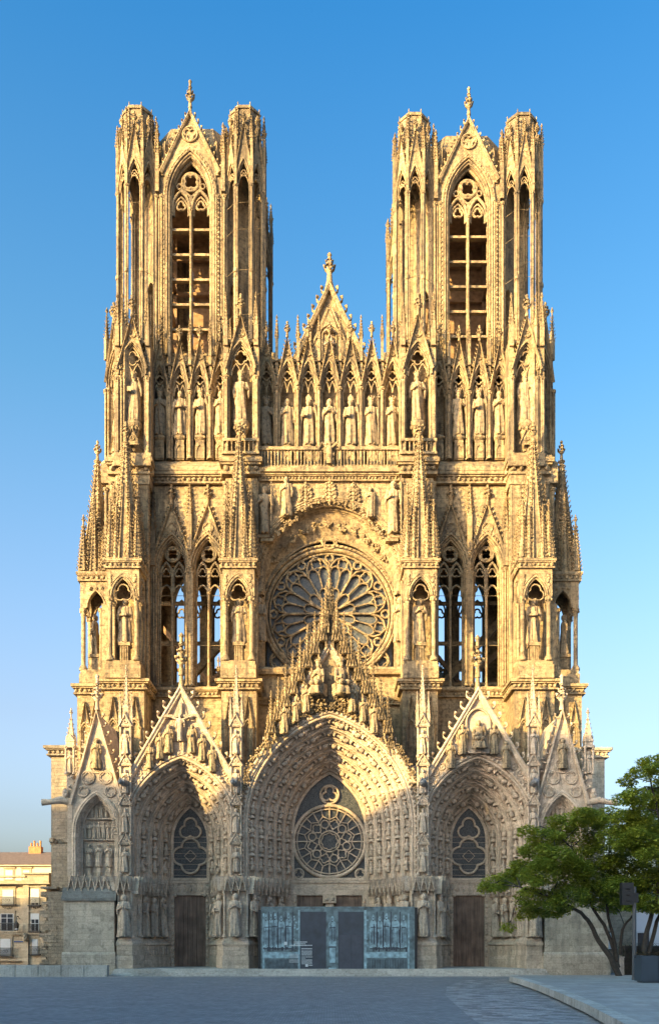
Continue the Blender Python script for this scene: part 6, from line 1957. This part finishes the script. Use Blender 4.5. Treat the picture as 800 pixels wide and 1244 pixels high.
# ---------------------------------------------------------------- terrace furniture
NAVY = plain_mat('dark_blue_lacquer', (.022, .040, .062), .35, .0, .15, 1.2, .02)
pl_ = tag(empty('planter', (PX(792, -31), -31, .45)), 'large dark blue box planter filled with low reddish plants on the terrace', 'planter')
m = MB(); x = 0
for k in range(3):
    m.box(-.85 + k * 1.02, .15 + k * 1.02, -.55, .75, .10, 1.60)
    m.box(-.80 + k * 1.02, .10 + k * 1.02, -.56, -.54, .18, 1.52)
m.box(-.7, 2.1, -.45, .6, 0, .1)
obj('box', m, NAVY, pl_)
SOILP = leaf_mat('russet_leaf', (.055, .030, .012), (.11, .075, .03))
cls = [(-.7 + .22 * i, random.Random(i).uniform(-.3, .4), 1.68, .30, R0.random()) for i in range(14)]
leaves_obj('plant', cls, 900, .12, SOILP, pl_, 4)
po = tag(empty('signal_post', (PX(770, -27.5), -27.5, .45)), 'slim dark grey post with a black box signal head beside the tree trunk', 'post')
m = MB(); m.col(0, 0, .145, 0, 5.9, 10, .12); m.col(0, 0, .17, 0, .25, 10, .15); obj('pole', m, plain_mat('grey_paint', (.06, .068, .078), .45, .2, .1), po)
m = MB(); m.box(-.85, -.12, -.25, .25, 4.75, 6.15); m.box(-.3, .2, -.2, .22, 4.9, 5.5); m.box(-.15, 0, -.06, .06, 5.55, 5.75)
for k in range(3): m.lathe(-.48, -.25, [(.16, 5.0 + .38 * k), (.0, 5.0 + .38 * k + .01)], 10)
obj('signal_head', m, BLACK, po)
HEDGE = leaf_mat('hedge_leaf', (.018, .034, .010), (.045, .065, .018))
m = MB(); hx0 = PX(757, -12)
nb_ = tag(empty('notice_board', (25.0, -3.2, 2.9)), 'pale notice panel fixed to the dark masonry behind the leaning tree', 'notice board')
m = MB(); m.box(-.5, .5, .012, .06, -.75, .75); obj('panel', m, WHITE, nb_)
m = MB(); m.sweep([(-.52, -.77), (.52, -.77), (.52, .77), (-.52, .77)], [(.04, 0), (.04, .07), (-.04, .07), (-.04, 0)], 0, True); obj('frame', m, DARKIRON, nb_)
hg = tag(empty('hedge', (hx0, -12, 0)), 'clipped dark green hedge behind the tree trunks', 'hedge')
cls = [(.1 + .42 * i, R0.uniform(-.3, .3), .4 + .62 * k, .62, R0.random() * .7) for i in range(30) for k in range(4)]
leaves_obj('foliage', cls, 420, .14, HEDGE, hg, 6, 1.0)
m = MB(); m.box(0, 12.6, -.35, .35, 0, 2.5); obj('branches', m, BARK, hg)
st = tag(empty('stone_post', (PX(754.5, -19), -19.0, .45)), 'short pale stone post at the foot of the multi-stemmed tree', 'post')
m = MB(); m.prism_z([(-.16, -.16), (.16, -.16), (.16, .16), (-.16, .16)], 0, 1.25, [(-.14, -.14), (.14, -.14), (.14, .14), (-.14, .14)]); m.box(-.18, .18, -.18, .18, 1.25, 1.33); obj('shaft', m, KERBST, st)
# pale building beyond the hedge
bl = tag(empty('pale_building', (36, 16, 0)), 'plain pale building glimpsed between the tree trunks beyond the hedge', 'building')
m = MB(); m.box(-8, 30, 0, 14, 0, 6.2); m.box(-8.2, 30, -.2, 14, 6.2, 6.5); obj('wall', m, plain_mat('pale_render', (.50, .53, .58), .8, 0, .05, 1, .05), bl)
for k in range(6):
    f = MB(); x = -5.5 + k * 3.6
    f.box(x - .1, x + 1.5, -.07, 0, 1.1, 3.9); fo = obj('window', f, SHUTTER, bl)
    g = MB(); g.box(x + .05, x + 1.35, -.09, -.072, 1.25, 3.75); obj('pane', g, PANE, fo)
m = MB(); m.add([(-8.4, -.4, 6.5), (30, -.4, 6.5), (30, 14, 6.5), (-8.4, 14, 6.5), (-5, 7, 9.0), (30, 7, 9.0)], [(0, 1, 5, 4), (1, 2, 5), (2, 3, 4, 5), (3, 0, 4)]); obj('roof', m, LEAD, bl)

# ---------------------------------------------------------------- unseen houses added round the square, sized to throw the evening shade
def block(x0, x1, y0, y1, h, label, seed):
    R = random.Random(seed); cx, cy = (x0 + x1) / 2, (y0 + y1) / 2
    b = tag(empty('shade_house', (cx, cy, 0)), label, 'house', 'added shade houses')
    m = MB(); X0, X1, Y0, Y1 = x0 - cx, x1 - cx, y0 - cy, y1 - cy
    m.box(X0, X1, Y0, Y1, 0, h - 4.5); m.box(X0 - .4, X1 + .4, Y0 - .4, Y1 + .4, h - 4.5, h - 4.0)
    obj('wall', m, HSTONE, b)
    m = MB(); m.box(X0 + .1, X1 - .1, Y0 + .1, Y1 - .1, h - 4.0, h, 1.6); obj('roof', m, LEAD, b)
    fr = MB(); pn_ = MB()
    for fl in range(int((h - 5) // 3.4)):
        z = 1.0 + fl * 3.4
        n = int((X1 - X0) // 3.2)
        for i in range(n):
            x = X0 + (X1 - X0) * (i + .5) / n
            fr.box(x - .75, x + .75, Y1, Y1 + .08, z, z + 2.2); pn_.box(x - .6, x + .6, Y1 + .08, Y1 + .09, z + .12, z + 2.08)
    obj('window', fr, PLASTER, b); obj('pane', pn_, PANE, b)
SUN_AZ, SUN_EL = 48.0, 14.0        # degrees: to the left of the facade normal (behind the camera), and up
block(-150, -90.1, -80, -64, 41.0, 'long unseen stone house added to shade the townhouse', 1)
block(-90, -54, -80, -64, 38.0, 'tall unseen stone house added to shade the middle and townhouse side porches', 2)
block(-53.9, -31, -80, -64, 42.5, 'tallest unseen stone house added to shade the tree side porch', 4)
block(-82, -24, -118, -102, 36.0, 'tall unseen stone house added to shade the terrace and trees', 3)
# ---- sky, sun, camera
w = bpy.data.worlds.new('World'); scene.world = w; w.use_nodes = True
nt = w.node_tree
sky = nt.nodes.new('ShaderNodeTexSky'); sky.sky_type = 'NISHITA'; sky.sun_disc = False
sky.sun_elevation = radians(SUN_EL)
# direction towards the sun
sd = Vector((-sin(radians(SUN_AZ)) * cos(radians(SUN_EL)), -cos(radians(SUN_AZ)) * cos(radians(SUN_EL)), sin(radians(SUN_EL))))
sky.sun_rotation = atan2(sd.x, sd.y)
sky.altitude = 100; sky.air_density = 1.0; sky.dust_density = 9.0; sky.ozone_density = 5.5
bg = nt.nodes['Background']; bg.inputs[1].default_value = .15
tcw = nt.nodes.new('ShaderNodeTexCoord'); sxyz = nt.nodes.new('ShaderNodeSeparateXYZ'); nt.links.new(tcw.outputs['Generated'], sxyz.inputs[0])
third = lambda *c: tuple(x / 3 for x in c)
haze_tint = ramp(nt, sxyz.outputs[2], [(0, third(2.9, 2.5, 2.0)), (.06, third(2.3, 1.8, 1.42)), (.13, third(1.75, 1.30, 1.02)), (.235, third(1.42, 1.04, .80)), (.52, third(.60, .82, .69)), (.72, third(.22, .64, .69)), (1, third(.24, .62, .72))])
dbl = mixc(nt, 1.0, haze_tint, (3, 3, 3), 'MULTIPLY')
nt.links.new(mixc(nt, 1.0, sky.outputs[0], dbl, 'MULTIPLY'), bg.inputs[0])
L = bpy.data.lights.new('sun', 'SUN'); L.energy = 3.0; L.angle = radians(.7); L.color = (1.0, .70, .26)
lo = bpy.data.objects.new('sun', L); COL.objects.link(lo); lo.rotation_euler = sd.to_track_quat('Z', 'Y').to_euler(); lo.location = (-60, -80, 60)
cam = bpy.data.cameras.new('camera'); co = bpy.data.objects.new('camera', cam); COL.objects.link(co)
co.location = (0, -D0, EYE); co.rotation_euler = (pi / 2, 0, 0)
cam.sensor_fit = 'HORIZONTAL'; cam.sensor_width = 36; cam.lens = 36 * F_PX / 800
cam.shift_y = (HZ - 622) / 800; cam.clip_end = 6000; cam.clip_start = .1
scene.camera = co
scene.view_settings.view_transform = 'Standard'; scene.view_settings.look = 'None'; scene.view_settings.gamma = 1
scene.view_settings.use_curve_mapping = False
scene.view_settings.exposure = 2.3
scene.cycles.max_bounces = 6
